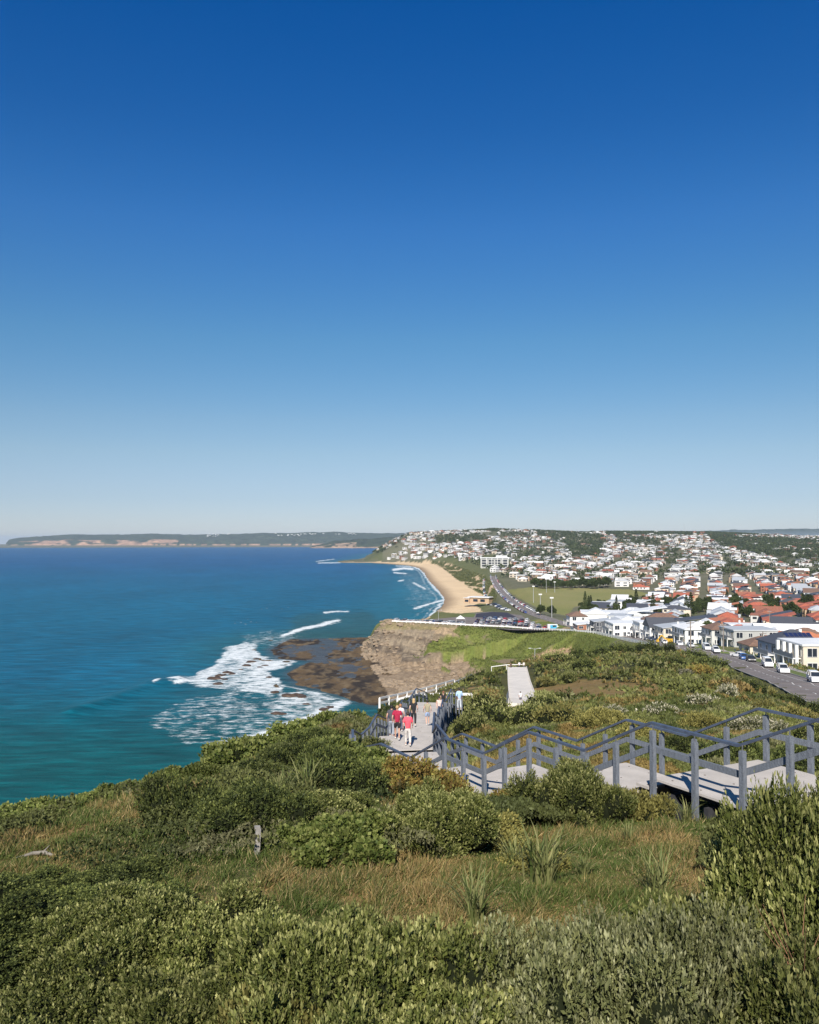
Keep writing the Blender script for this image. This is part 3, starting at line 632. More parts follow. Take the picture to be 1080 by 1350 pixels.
def bush_mesh(key, R, seed, dens, lod=1.0, flat=.75):
    """a shrub: crown of leafy shoots over a twiggy core coloured as deep shade, R = half width in metres"""
    k_ = (key, R, seed, dens, lod)
    if k_ in BUSHM: return BUSHM[k_]
    r = np.random.default_rng(seed); a, b, tp, k, stem, L, W, upb = SPECIES[key]
    lobes = [(0, 0, R*flat*.28, R*.56, flat)]
    for i in range(12):
        th = i*2.4+r.random(); rr_ = R*r.uniform(.34, .80); lr = R*r.uniform(.20, .37)
        lobes.append((rr_*math.cos(th), rr_*math.sin(th), R*flat*r.uniform(.12, .62)*(1.15-rr_/R*.6), lr, r.uniform(.75, 1.05)))
    P, D = blob_points(lobes, dens, r)
    D2 = nrm(D+np.array([0, 0, upb])*r.uniform(.3, 1.0, (len(P), 1))+r.normal(size=P.shape)*.22)
    kk = max(3, int(k*min(1, 1.15/lod))); Vv, Fv, c = sprigs(P-D2*stem*lod*.6, D2, r, kk, stem*lod, L*lod, W*lod*1.12, 1.0, (a, b), tp)
    me = mk_mesh('shrub_foliage', Vv, Fv, [LEAF], col=c)
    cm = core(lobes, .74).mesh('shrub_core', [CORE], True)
    st = MB()
    for i in range(7):
        l = lobes[i+1]; st.tube([(l[0]*.15, l[1]*.15, -.25), (l[0]*.5, l[1]*.5, l[2]*.35), (l[0]*.95, l[1]*.95, l[2])], [R*.03, R*.02, R*.008], 6)
    BUSHM[k_] = (me, cm, st.mesh('shrub_stems', [BARK], True)); return BUSHM[k_]
def bush(key, px, py, Y, R, dens, lod=1.0, h=1.0, seed=1, label=None, grp=None, base=None, rz=None, near=True, name='coastal_shrub', cat='shrub', sink=.1, wx=1.0):
    """px, py = middle of the shrub's foot on the surveyed photo"""
    x, y, z = pt(px, py, Y); z = float(HG(x, y))
    me, cm, sm_ = bush_mesh(key, R, seed, dens, lod)
    t_ = thing(name, (x, y, z-sink), rng.uniform(0, 6.28) if rz is None else rz, (wx, 1, h), category=cat) if False else thing(name, (x, y, z-sink), rng.uniform(0, 6.28) if rz is None else rz, (wx, 1, h))
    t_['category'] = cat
    link('foliage', me, t_); link('inner_shade_core', cm, t_)
    if near: link('stems', sm_, t_)
    if label: t_['label'] = label; t_['group'] = grp or 'shrubs on the headland'
    else: later(t_, base, grp or 'shrubs on the headland')
    return t_
# ---- foreground rosemary thicket along the bottom of the view
FG = [  # px, foot py, Y, R, species, seed, h
 (60, 1330, 7.6, 1.25, 'rosemary', 1, .85), (-60, 1260, 9.2, 1.4, 'dark', 4, .6), (190, 1270, 8.9, 1.3, 'rosemary', 2, .95), (290, 1380, 7.0, 1.2, 'rosemary', 3, .95), (-40, 1440, 6.2, 1.1, 'rosemary', 2, .75), (255, 1290, 8.6, 1.0, 'rosemary', 1, 1.0),
 (90, 1500, 5.6, 1.0, 'rosemary', 3, .8), (200, 1600, 5.0, .9, 'rosemary', 1, .8), (330, 1540, 5.4, 1.0, 'rosemary', 2, .95), (430, 1385, 7.0, 1.2, 'rosemary', 2, 1.05), (530, 1370, 7.1, 1.15, 'rosemary', 1, 1.0),
 (600, 1430, 6.4, 1.0, 'rosemary', 3, .9), (450, 1560, 5.3, 1.0, 'rosemary', 2, .95), (560, 1600, 5.1, .95, 'rosemary', 1, .95), (690, 1530, 5.4, .95, 'rosemary', 2, .9), (140, 1215, 10.2, 1.3, 'dark', 4, .6), (370, 1430, 6.4, .9, 'olive', 1, 1.0), (655, 1400, 6.9, .9, 'olive', 1, .9),
 (-30, 1215, 10.6, 1.3, 'dark', 5, .5), (-40, 1640, 4.9, .9, 'rosemary', 3, .75), (790, 1420, 6.7, 1.15, 'silver', 1, 1.1), (890, 1400, 6.9, 1.15, 'silver', 2, 1.15), (710, 1440, 6.4, 1.0, 'silver', 2, .9), (120, 1420, 6.4, 1.1, 'rosemary', 2, .8),
 (840, 1570, 5.2, .95, 'silver', 1, .95), (960, 1540, 5.3, .95, 'silver', 2, .95), (1060, 1540, 5.2, .9, 'silver', 1, .9), (760, 1600, 4.9, .9, 'silver', 2, .85), (650, 1620, 4.9, .9, 'rosemary', 1, .85),
 (1062, 1290, 8.2, 1.25, 'rosemary', 3, 1.68), (1150, 1300, 7.8, 1.4, 'rosemary', 2, 1.8), (985, 1320, 7.6, 1.0, 'rosemary', 1, 1.35), (1100, 1440, 6.0, 1.0, 'rosemary', 1, 1.3), (1000, 1440, 6.2, .9, 'silver', 2, 1.1), (220, 1460, 6.0, 1.0, 'rosemary', 3, .85)]
FGL = {'olive': 'yellow-green upright shrub inside the foreground thicket', 'rosemary': 'dark green rosemary-like shrub with pale tips in the foreground thicket', 'dark': 'deep green low shrub at the left of the foreground thicket', 'silver': 'silvery grey-green upright shrub in the right foreground'}
for px, py, Y, R, sp, sd_, h_ in FG:
    h_ *= (1.38 if px < 960 else 1.2) if px > 350 else 1.06
    lb = FGL[sp] if not (px > 980 and sp == 'rosemary') else 'tall green shrub with pale tips against the right edge'
    bush(sp, px, py, Y, round(R, 1) if R > .95 else .9, 390 if sp != 'dark' else 400, 1.0, h_*(R/(round(R, 1) if R > .95 else .9)), sd_, base=lb, grp='shrubs of the foreground thicket')
# ---- shrubs between the thicket and the staircase
MIDB = [  # px, foot py, Y, R, species, seed, h, label
 (755, 1092, 17.6, 1.45, 'rosemary', 11, 1.05, 'rounded grey-green shrub hiding the middle of the timber stairs'),
 (838, 1080, 17.7, 0.75, 'olive', 12, 1.05, 'yellow-green upright shrub right of the rounded shrub below the stairs'),
 (680, 1085, 19.5, 0.8, 'rusty', 13, 0.8, 'rust-tinged shrub at the foot of the lower flight'),
 (575, 1158, 13.4, 1.05, 'rosemary', 14, 1.0, 'bright green dense shrub left of the open grass'),
 (648, 1130, 14.4, 0.75, 'olive', 12, 0.8, 'olive shrub right beside the dense shrub at the grass'),
 (450, 1160, 12.6, 0.95, 'broad', 15, 0.75, 'broad-leaved green shrub in the middle of the slope'),
 (515, 1130, 14.0, 0.7, 'dark', 16, 0.8, 'small bluish green shrub beside the broad-leaved shrub'),
 (340, 1118, 14.4, 1.26, 'dark', 17, 0.79, 'wide dark green mound behind the small timber post'),
 (430, 1112, 15.5, 1.1, 'rosemary', 11, 0.62, 'low grey-green mound at the centre of the slope'),
 (250, 1098, 15.9, 1.01, 'dark', 18, 1.04, 'rounded dark green mound above the bare grass'),
 (160, 1182, 11.4, 1.09, 'dark', 17, 0.49, 'flat dark green mound left above the thicket'),
 (70, 1200, 11.0, 0.92, 'dark', 18, 0.51, 'dark green mound at the left edge above the thicket'),
 (345, 1062, 21.5, 1.26, 'dark', 19, 0.61, 'wide dark mound beyond the grass strip'),
 (440, 1068, 21, 1.26, 'dark', 18, 1.04, 'dark green shrub behind the strappy tufts'),
 (390, 1035, 27, 1.68, 'dark', 19, 0.73, 'broad dark mound on the upper left slope'),
 (548, 1052, 23.0, 1.25, 'rusty', 13, .95, 'orange and green shrub beside the walkway landing'),
 (492, 1032, 26, 1.4, 'broad', 20, .95, 'bright green broad-leaved shrub left of the orange shrub'),
 (440, 1025, 29, 1.7, 'broad', 15, 0.85, 'green broad-leaved shrub on the slope left of the walkers'),
 (590, 1068, 21.5, 0.8, 'rusty', 21, 0.9, 'small brown and green shrub under the lower landing'),
 (520, 1068, 22.5, 0.8, 'dark', 16, 0.9, 'small blue-green shrub under the orange shrub'),
 (462, 990, 39, 1.7, 'rosemary', 22, .55, 'grey-green mound left of the walkway rail'),
 (420, 1000, 37, 1.85, 'dark', 19, 0.73, 'low dark green mound near the seaward edge'),
 (700, 1150, 12.6, 0.5, 'olive', 12, 0.7, 'small olive bush on the open grass'),
 (640, 1100, 16.3, 0.6, 'rusty', 21, 0.7, 'dry brownish bush in the grass below the landing')]
for px, py, Y, R, sp, sd_, h_, lb in MIDB:
    lod = 1.0 if Y < 14 else (1.35 if Y < 20 else 1.9)
    h_ = round(h_*1.18, 2); R = round(R*(1.1 if 540 < px < 700 or 440 <= px < 460 else 1.0), 2)
    bush(sp, px, py, Y, R, 470/lod**2, lod, h_, sd_, label=lb)
# ---- broad-leaved belt on the seaward edge
EDGE = [(-30, 1092, 20, 1.4), (30, 1088, 20.5, 1.25), (85, 1075, 22.5, 1.3), (130, 1060, 25, 1.3), (170, 1050, 26.5, 1.4), (215, 1038, 29.5, 1.5), (262, 1026, 32, 1.6), (310, 1010, 37, 1.9), (352, 998, 43, 1.8), (395, 985, 51, 1.9),
        (432, 975, 56, 1.9), (462, 964, 66, 1.9), (484, 954, 80, 1.6), (0, 1108, 17.5, .8), (150, 1040, 28, 1.5), (240, 1018, 36, 1.9), (455, 955, 80, 1.7), (474, 950, 92, 1.6)]
for i, (px, py, Y, R) in enumerate(EDGE):
    lod = 1.2 if Y < 35 else 2.2
    bush('broad', px, py, Y, 1.5, 420/lod**2, lod, .95*R/1.5, 30+i % 3, base='broad-leaved green shrub in the belt along the seaward edge', grp='shrubs along the seaward edge', wx=R/1.5, near=Y < 35)
# ---- shrubs behind the stairs and down to the road
BACK = [(905, 905, 150, 'pale', 1.8), (868, 958, 68, 'pale', 1.8), (960, 915, 100, 'pale', 2.6), (810, 945, 70, 'pale', 1.5), (925, 930, 85, 'pale', 1.8), (985, 900, 118, 'dark', 3.2), (1010, 935, 80, 'olive', 2), (1050, 940, 70, 'olive', 2.0),
        (760, 872, 215, 'dark', 4.5), (790, 868, 225, 'dark', 4.5), (820, 866, 230, 'dark', 5), (855, 864, 235, 'dark', 5), (885, 866, 225, 'dark', 5), (915, 870, 205, 'dark', 4.5), (940, 880, 180, 'dark', 4.0), (735, 880, 200, 'rosemary', 4),
        (770, 892, 172, 'dark', 3.5), (720, 890, 180, 'dark', 3.5), (850, 893, 165, 'rosemary', 3.2), (890, 890, 168, 'dark', 3.4), (925, 895, 150, 'rusty', 3), (948, 902, 138, 'dark', 2.6), (700, 955, 62, 'rosemary', 2.4), (650, 950, 66, 'rosemary', 2.6), (620, 960, 60, 'rosemary', 2.2),
        (740, 950, 60, 'olive', 2.2), (790, 960, 52, 'olive', 2), (640, 930, 92, 'rosemary', 3.2), (720, 930, 92, 'rosemary', 2.6), (600, 935, 85, 'rosemary', 2.2), (840, 975, 42, 'olive', 1.7), (900, 985, 36, 'dark', 1.6), (960, 985, 33, 'dark', 1.7), (1050, 990, 28, 'dark', 1.6), (1090, 965, 40, 'rosemary', 1.9),
        (930, 955, 52, 'olive', 1.9), (1000, 960, 48, 'pale', 1.8), (560, 950, 78, 'rosemary', 1.6), (645, 905, 175, 'dark', 3.2), (620, 905, 180, 'rosemary', 3), (750, 905, 150, 'rosemary', 2.6), (720, 905, 150, 'olive', 2.2), (610, 890, 215, 'dark', 3.6), (640, 888, 215, 'dark', 3.6), (800, 905, 150, 'rosemary', 1.3), (530, 938, 115, 'rosemary', 1.3), (512, 943, 105, 'rosemary', 1.3)]
BACK += [(962, 908, 152, 'dark', 2.2), (988, 918, 136, 'dark', 2.2), (1015, 928, 122, 'olive', 2.0), (1045, 937, 110, 'dark', 2.2), (1080, 945, 102, 'dark', 2.2)]
BL = {'pale': 'dark shrub with creamy flower heads behind the stairs', 'dark': 'dark green shrub on the slope between stairs and coast road', 'olive': 'yellow-green shrub in the scrub behind the stairs', 'rosemary': 'grey-green shrub in the scrub beyond the walkway', 'rusty': 'rusty brown shrub beside the coast road'}
for i, (px, py, Y, sp, R) in enumerate(BACK):
    lod = 2.0 if Y < 60 else 3.6
    bush(sp, px, py, Y, 1.5, 420/lod**2, lod, 1.05*R/1.5, 50+i % 2, base=BL[sp], grp='shrubs behind the stairs', wx=R/1.5, near=Y < 60)
# ---- low scrub filling the headland: nobody could count it
def canopy(x, y):
    """height of the low scrub above ground"""
    s = np.clip(y/45, .55, 2.3)
    return (.18+.62*s*sstep(.3, .75, fbm(x/(1.7*s), y/(2.2*s), 3, 201)))*(1-.72*(y > 55)*(y < 210)*(x/y < .085))
def scrub_ok(x, y, z):
    g_ = grassmask(x, y, z); dr_, _ = distpl(x, y, [tuple(p[:2]) for p in RP])
    ok = (g_ < .5) & (dr_ > 8)
    near_walk = wdist(x, y) < 1.9
    conc = (distpl(x, y, [tuple(p[:2]) for p in RAMP], False)[0] < 3.3)
    return ok & ~near_walk & ~conc
# walkway centre line (surveyed) and the concrete ramp beyond it
W_NEAR = [(6.2+.47*2.6, 16.5-.883*2.6), (6.2-.47*15.25, 16.5+.883*15.25)]
d0 = np.array([-.47, .883]); r0 = np.array([.883, .47]); WW = 3.2
WAXIS = [tuple(np.array([6.2, 16.5])+d0*s+r0*WW/2) for s in (-9, -5, 0, 5, 10, 14.5)]+[(-.6, 37), (-.4, 44), (.1, 51), (.5, 58), (1.3, 68), (2.6, 80), (5, 90)]
def wdist(x, y): return distpl(x, y, WAXIS)[0]
RAMP = [(8, 98, 50.6), (15.6, 121, 47.5), (16.8, 130, 46.5), (20, 160, 44.2), (23.3, 190, 42.5)]
nS = 520000
uu = rng.uniform(-.56, .56, nS*2); iy = rng.uniform(1/260, 1/12.0, nS*2)**1.0; yy_ = 1/iy; xx_ = uu*yy_
zz_ = HG(xx_, yy_); px_, py_ = proj(xx_, yy_, zz_)
coastd = distpl(xx_, yy_, CW, True)[0]
nX = 90000; yx_ = 1/rng.uniform(1/90, 1/3.5, nX); ux_ = np.where(rng.random(nX) < .72, rng.uniform(.5, 1.25, nX), rng.uniform(-1.2, -.5, nX))   # the same scrub carries on beyond the edges of the view
xx_ = np.r_[xx_, ux_*yx_]; yy_ = np.r_[yy_, yx_]; zz_ = HG(xx_, yy_); px_, py_ = proj(xx_, yy_, zz_); coastd = distpl(xx_, yy_, CW, True)[0]
inframe = (px_ > -60) & (px_ < 1140)
ok = scrub_ok(xx_, yy_, zz_) & (zz_ > 30) & ((py_ < 1420) | ~inframe)
ok &= ~((yy_ < 60) & (px_ < 330) & (py_ < 1000))
xx_, yy_, zz_ = xx_[ok], yy_[ok], zz_[ok]
keepn = rng.random(len(xx_)) < np.clip(.25+yy_/40, 0, 1)*np.where((yy_ < 30) & (proj(xx_, yy_, zz_)[0] < 620), .12, 1); keepn |= yy_ < 9; xx_, yy_, zz_ = [np.r_[q[keepn][:250000], q[keepn][250000:][-60000:]] for q in (xx_, yy_, zz_)]
ch = canopy(xx_, yy_)*np.clip((wdist(xx_, yy_)-1.6)/2.5, .15, 1)
P = np.stack([xx_, yy_, zz_+ch*(1-rng.random(len(xx_))*.35)], 1)
D = nrm(rng.normal(size=P.shape)*.55+np.array([0, 0, .9])); Ls = np.clip(yy_*.0048, .05, .62)*rng.uniform(.6, 1.5, len(P))
k_ = 3; Pr = np.repeat(P, k_, 0); Dr = nrm(np.repeat(D, k_, 0)+rng.normal(size=Pr.shape)*.5)
Vv, Fv = leaves(Pr-Dr*.03, Dr, np.repeat(Ls, k_), np.repeat(Ls*.42, k_), rng)
s1 = fbm(xx_/5, yy_/9, 3, 205)[:, None]; s2 = fbm(xx_/2.2, yy_/3, 3, 206)[:, None]
cg = mixn(C3(.040, .055, .018), C3(.125, .135, .045), sstep(.3, .7, s1)); cg = mixn(cg, C3(.17, .16, .085), sstep(.55, .75, s2)*.7); cg = mixn(cg, C3(.22, .13, .05), sstep(.62, .74, fbm(xx_/3.5, yy_/6, 3, 207)[:, None])*.6)
rt = ((xx_/yy_ > .02) & (yy_ > 25) & (yy_ < 260))[:, None]; cg = np.where(rt, cg*1.2+C3(.02, .018, 0), cg)
cg = np.repeat(cg*rng.uniform(.6, 1.4, (len(cg), 1)), k_*4, 0)
tag(link('coastal_scrub', mk_mesh('coastal_scrub', Vv, Fv, [LEAF], col=cg)), 'low mixed green and brown scrub covering the headland', 'scrub', kind='stuff')
# ---- grass
nG = 900000
uu = rng.uniform(-.56, .56, nG); yy_ = 1/rng.uniform(1/60, 1/7.5, nG); xx_ = uu*yy_; zz_ = HG(xx_, yy_)
ok = (grassmask(xx_, yy_, zz_) > .5) | ((rng.random(nG) < np.where(yy_ < 30, .8, .18)) & (zz_ > 40) & (wdist(xx_, yy_) > 1.7)); xx_, yy_, zz_ = xx_[ok][:420000], yy_[ok][:420000], zz_[ok][:420000]
g1 = fbm(xx_/1.3, yy_/1.9, 4, 211); g2 = fbm(xx_/.35, yy_/.5, 3, 212)
hgt = rng.uniform(.5, 1.3, len(xx_))*np.clip(.03+.10*sstep(.4, .72, g2+.25*g1-.1), .03, .2)*(1+yy_/60)
lean = nrm(np.stack([rng.normal(size=len(xx_))*.5+.3, rng.normal(size=len(xx_))*.5, np.full(len(xx_), .85)], 1))
Vv, Fv = leaves(np.stack([xx_, yy_, zz_-.01], 1), lean, hgt*1.35, np.clip(.009*yy_/12, .007, .03), rng, .12)
cg = mixn(C3(.085, .12, .028), C3(.32, .22, .09), sstep(.46, .72, g1*.7+rng.random(len(g1))*.3)[:, None]); cg = mixn(cg, C3(.42, .32, .16), (rng.random((len(cg), 1)) < .12)*.8)
cg = np.repeat(cg*rng.uniform(.7, 1.35, (len(cg), 1)), 4, 0)
tag(link('grass', mk_mesh('grass', Vv, Fv, [GRASSM], col=cg)), 'dry brown and green grass on the open slope', 'grass', kind='stuff')
# ---- strappy tufts
def tuft_mesh(seed, n_=60, H=.7):
    r = np.random.default_rng(seed); Vs = []; Fs = []; Cs_ = []; o_ = 0
    for i in range(n_):
        th = r.uniform(0, 6.28); ln = r.uniform(.15, 1.0); L = H*r.uniform(.6, 1.15); w_ = r.uniform(.012, .022)*H/.6; c = mixn(C3(.11, .15, .04), C3(.34, .33, .14), r.random())
        dx, dy = math.cos(th), math.sin(th); px0 = r.normal()*.05; py0 = r.normal()*.05; k = 5
        for j in range(k+1):
            f = j/k; rad = L*ln*f*(.35+.5*f); z_ = L*(f-.38*ln*f*f*f); ww = w_*(1-f**2.5)*.5+.001
            Vs += [(px0+dx*rad-dy*ww, py0+dy*rad+dx*ww, z_), (px0+dx*rad+dy*ww, py0+dy*rad-dx*ww, z_)]; Cs_ += [c, c]
        Fs += [(o_+2*j, o_+2*j+1, o_+2*j+3, o_+2*j+2) for j in range(k)]; o_ += 2*(k+1)
    return mk_mesh('tuft', np.array(Vs), np.array(Fs), [GRASSM], col=np.array(Cs_))
TM = [tuft_mesh(i, 70) for i in range(3)]
for i, (px, py, Y, s_, lb) in enumerate([(715, 1178, 11.6, 1.25, 'pale green strappy tuft standing tallest on the open grass'), (678, 1142, 12.6, .7, 'small pale strappy tuft beside the olive bush'), (625, 1225, 9.6, 1.0, 'dark green strappy tuft at the edge of the thicket'),
        (868, 1175, 11.0, .95, 'pale yellow strappy tuft left of the tall right shrub'), (405, 1082, 19.5, 1.35, 'tall yellow-green strappy tuft in front of a dark shrub'), (372, 1088, 18.8, 1.0, 'straw-coloured strappy tuft beside the tall tuft'),
        (600, 1062, 21.5, .9, 'straw-coloured tuft at the foot of the lower landing'), (905, 1085, 16.6, .8, 'thin green tuft in the shade under the upper landing'), (645, 1068, 21.0, .8, 'thin tuft below the corner post of the landing'), (770, 1150, 12.2, .5, 'little strappy tuft in the middle of the grass'), (830, 1110, 14.6, .6, 'sparse tuft on the brown grass below the stairs')]):
    x, y, z = pt(px, py, Y); z = float(HG(x, y)); o_ = link('grass_tuft', TM[i % 3], None, (x, y, z-.03), i*1.3, (s_, s_, s_)); tag(o_, lb, 'grass tuft', 'strappy tufts on the slope')
# bare dead branches in the right-hand shrub
b = MB(); x, y, z = pt(1060, 1250, 6.6)
for i in range(9):
    a = i*.5+.3; b.tube([(0, 0, -.5), (.12*math.cos(a), .12*math.sin(a), -.1), (.38*math.cos(a), .3*math.sin(a)-.1, .22+.05*(i % 3))], [.006, .004, .0015], 5)
tag(b.obj('dead_branch', paint('dead_wood', (.26, .13, .07), .9), loc=(x, y, z)), 'bare reddish dead branches in the shrub at the right edge', 'branch')
# small timber stake and weathered log
b = MB(); b.box((0, 0, .12), (.07, .07, .56), rz=.3, ry=.05); b.box((0, 0, .41), (.075, .075, .03), rz=.3, ry=.05)
x, y, z = pt(339, 1158, 12.3); z = float(HG(x, y)); tag(b.obj('timber_stake', paint('grey_timber', (.30, .28, .25), .85, var=.3, scale=20), loc=(x, y, z)), 'short weathered grey post on the slope below the dark mound', 'post')
b = MB(); b.tube([(-.35, 0, .02), (-.1, .03, .07), (.08, 0, .08), (.22, -.06, .04)], [.012, .028, .03, .02], 8); b.tube([(.05, 0, .08), (.14, .05, .17)], [.014, .005], 6)
x, y, z = pt(52, 1130, 13.9); z = float(HG(x, y)); tag(b.obj('driftwood_log', paint('log_timber', (.22, .20, .17), .9, var=.3), loc=(x, y, z), rz=.2), 'pale weathered log lying on the bare grass at left', 'log')
# ================================================================ TIMBER STAIRCASE
TIMB = paint('blue_grey_timber', (.155, .172, .200), .65, var=.3, scale=5, bump=.5, bscale=30, streak=(6, 6, 1.2))
TIMR = paint('rail_timber', (.075, .095, .14), .5, var=.25, scale=6, bump=.3, bscale=30)
DECK = paint('pale_deck_panel', (.50, .46, .42), .85, var=.16, scale=1.7, bump=.4, bscale=90)
EDGEM = paint('deck_edge', (.10, .075, .065), .8, var=.3); STEELM = paint('steel_pin', (.35, .35, .36), .4, .8)
SUPP = paint('bearer_timber', (.035, .035, .04), .8, var=.3)  # bearers near black, under-deck shade put into their colour
stair = thing('timber_staircase', (6.2, 16.5, 64.5), label='blue-grey timber staircase with pale landings zigzagging down the headland', category='staircase')
S0 = np.array([6.2, 16.5, 64.5])
A2 = np.array([6.2, 16.5])
def nl(s): return A2+d0*s              # seaward (near) edge of the walkway
# lower walkway, past the last straight landing: centre line continues and bends toward the car park
def sarc(pts):
    p = np.array(pts); L = np.r_[0, np.cumsum(np.hypot(*np.diff(p, axis=0).T))]; return p, L
ZP = [(-6.5, 68.0), (-4.35, 67.05), (-2.1, 66.07-0), (0, 65.0), (2.31, 65.0), (4.485, 63.96), (6.685, 63.96), (8.79, 62.97), (10.92, 62.97), (13.07, 61.92), (15.25, 61.92)]
ZP = [(-8.8, 67.05), (-6.6, 67.05), (-4.4, 66.02), (-2.2, 66.02), (0, 65.0), (2.31, 65.0), (4.485, 63.96), (6.685, 63.96), (8.79, 62.97), (10.92, 62.97), (13.07, 61.92), (15.25, 61.92)]
segs = []   # (n0, n1, f0, f1, z0, z1): near edge ends, far edge ends
for (s0, z0), (s1, z1) in zip(ZP[:-1], ZP[1:]): segs.append((nl(s0), nl(s1), nl(s0)+r0*WW, nl(s1)+r0*WW, z0, z1))
low_near = [tuple(nl(15.25)), (-2.1, 33.2), (-2.35, 36.6), (-2.2, 40.2), (-1.95, 43.2), (-1.7, 46.4), (-1.3, 50.6), (-1.05, 54), (-.8, 58.5), (-.5, 62.5), (-.1, 68), (.6, 74), (1.8, 84)]
low_far = [tuple(nl(15.25)+r0*WW), (1.55, 34.8), (1.15, 37.6), (1.05, 40.6), (1.15, 43.6), (1.3, 46.9), (1.6, 51), (1.8, 54.4), (2.05, 58.8), (2.35, 62.8), (2.75, 68), (3.5, 73.6), (4.9, 83.2)]
low_z = [61.92, 60.95, 60.95, 59.95, 59.65, 59.65, 58.55, 58.55, 57.45, 57.45, 56.35, 56.35, 54.2]
for i in range(len(low_z)-1): segs.append((np.array(low_near[i]), np.array(low_near[i+1]), np.array(low_far[i]), np.array(low_far[i+1]), low_z[i], low_z[i+1]))
def L3(p, z): return np.array([p[0], p[1], z])-S0
npost = 0
for gi, (n0, n1, f0, f1, z0, z1) in enumerate(segs):
    flat_ = abs(z0-z1) < .05
    ln = np.hypot(*(n1-n0))
    if flat_:
        b = MB(); th = .045
        V8 = [L3(n0, z0), L3(n1, z1), L3(f1, z1), L3(f0, z0)]; lo = [v-np.array([0, 0, th]) for v in V8]
        b.add(V8+lo, [(0, 1, 2, 3), (7, 6, 5, 4), (0, 4, 5, 1), (1, 5, 6, 2), (2, 6, 7, 3), (3, 7, 4, 0)])
        ld = b.obj('landing', DECK, stair)
        b = MB()
        for e0, e1, off in ((n0, n1, .38), (f0, f1, -.38)):
            o_ = r0*off; b.beam(L3(e0+o_, z0-.16), L3(e1+o_, z1-.16), .05, .17)
        for f in (.25, .75): q0 = n0*(1-f)+f0*f; q1 = n1*(1-f)+f1*f; b.beam(L3(q0, z0-.17), L3(q1, z1-.17), .09, .19)
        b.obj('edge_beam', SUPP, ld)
        b = MB()   # bolt heads and panel joints are shown by small proud fixings
        for k in range(3):
            for q in range(4):
                f = (k+.5)/3; g_ = .06+.29*q; p_ = (n0*(1-f)+n1*f)*(1-g_)+(f0*(1-f)+f1*f)*g_
                b.box(L3(p_, z0+.004), (.035, .035, .006))
        b.obj('deck_fixings', EDGEM, ld)
    else:
        nst = max(3, round(abs(z0-z1)/.172)); fl_ = thing('stair_flight', (0, 0, 0)); fl_.parent = stair
        for k in range(nst-1):
            f0_, f1_ = k/(nst), (k+1)/nst; z_ = z0+(z1-z0)*(k+1)/nst; a_ = n0*(1-f0_)+n1*f0_; b_ = n0*(1-f1_)+n1*f1_; c_ = f0*(1-f1_)+f1*f1_; d_2 = f0*(1-f0_)+f1*f0_
            # treads overhang the near stringer a little
            ov = nrm((a_-d_2)[None])[0]*.12; V4 = [L3(a_+ov, z_), L3(b_+ov+(b_-a_)*.12*0, z_), L3(c_, z_), L3(d_2, z_)]; lo = [v-np.array([0, 0, .06]) for v in V4]
            m_ = MB().add(V4+lo, [(0, 1, 2, 3), (7, 6, 5, 4), (0, 4, 5, 1), (1, 5, 6, 2), (2, 6, 7, 3), (3, 7, 4, 0)]); m_.obj('tread', DECK, fl_)
        b = MB()
        for e0, e1 in ((n0, n1), (f0, f1), (n0*.5+f0*.5, n1*.5+f1*.5)): b.beam(L3(e0, z0-.24), L3(e1, z1-.24), .07, .24)
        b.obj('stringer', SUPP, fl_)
    # rails and posts on both sides
    for side, (e0, e1) in enumerate(((n0, n1), (f0, f1))):
        out = r0*(-.11 if side == 0 else .11)
        if gi >= len(ZP)-1:
            tdir = nrm((e1-e0)[None])[0]; out = np.array([tdir[1], -tdir[0]])*(-.11 if side == 0 else .11)
        H = 1.15
        b = MB(); b.beam(L3(e0+out*.2, z0+H), L3(e1+out*.2, z1+H), .10, .05); b.obj('handrail', TIMR, stair)
        b = MB(); b.beam(L3(e0+out*.35, z0+.62), L3(e1+out*.35, z1+.62), .05, .125); b.obj('mid_rail', TIMB, stair)
        L = np.hypot(*(e1-e0)); npz = 2 if L < 4.2 else 3
        fr = {2: (.46, .93), 3: (.3, .63, .95)}[npz]
        if flat_ and gi < len(ZP): fr = (.44, .94)
        for f in fr:
            p_ = e0*(1-f)+e1*f+out; z_ = z0+(z1-z0)*f; gz = float(HG(p_[0], p_[1]))-.25; top = z_+H-.14
            b = MB(); w_ = .10; b.box((0, 0, (top+gz)/2-z_), (w_, w_, top-gz), rz=math.atan2(-d0[0], d0[1])); b.box((0, 0, top-z_+.006), (w_-.02, w_-.02, .012), rz=math.atan2(-d0[0], d0[1]))
            po = b.obj('post', TIMB, stair, tuple(L3(p_, z_)))
            if npost < 60: MB().tube([(0, 0, H-.15), (0, 0, H-.02)], .012, 6).obj('pin', STEELM, po)
            npost += 1
b = MB()      # stout supports and cross bearers under the upper landings
for s_ in (-2.0, -.3, .9, 1.9, 4.8, 6.3, 9.0, 10.5):
    z_ = np.interp(s_, [q[0] for q in ZP], [q[1] for q in ZP])-.27
    for g_ in (.12, .85):
        p_ = nl(s_)+r0*WW*g_; gz = float(HG(p_[0], p_[1]))-.3; b.box(L3(p_, (z_-.2+gz)/2), (.18, .18, z_-.2-gz), rz=.5)
    b.beam(L3(nl(s_)+r0*.05, z_-.1), L3(nl(s_)+r0*(WW-.05), z_-.1), .1, .2)
b.obj('support_frame', SUPP, stair)
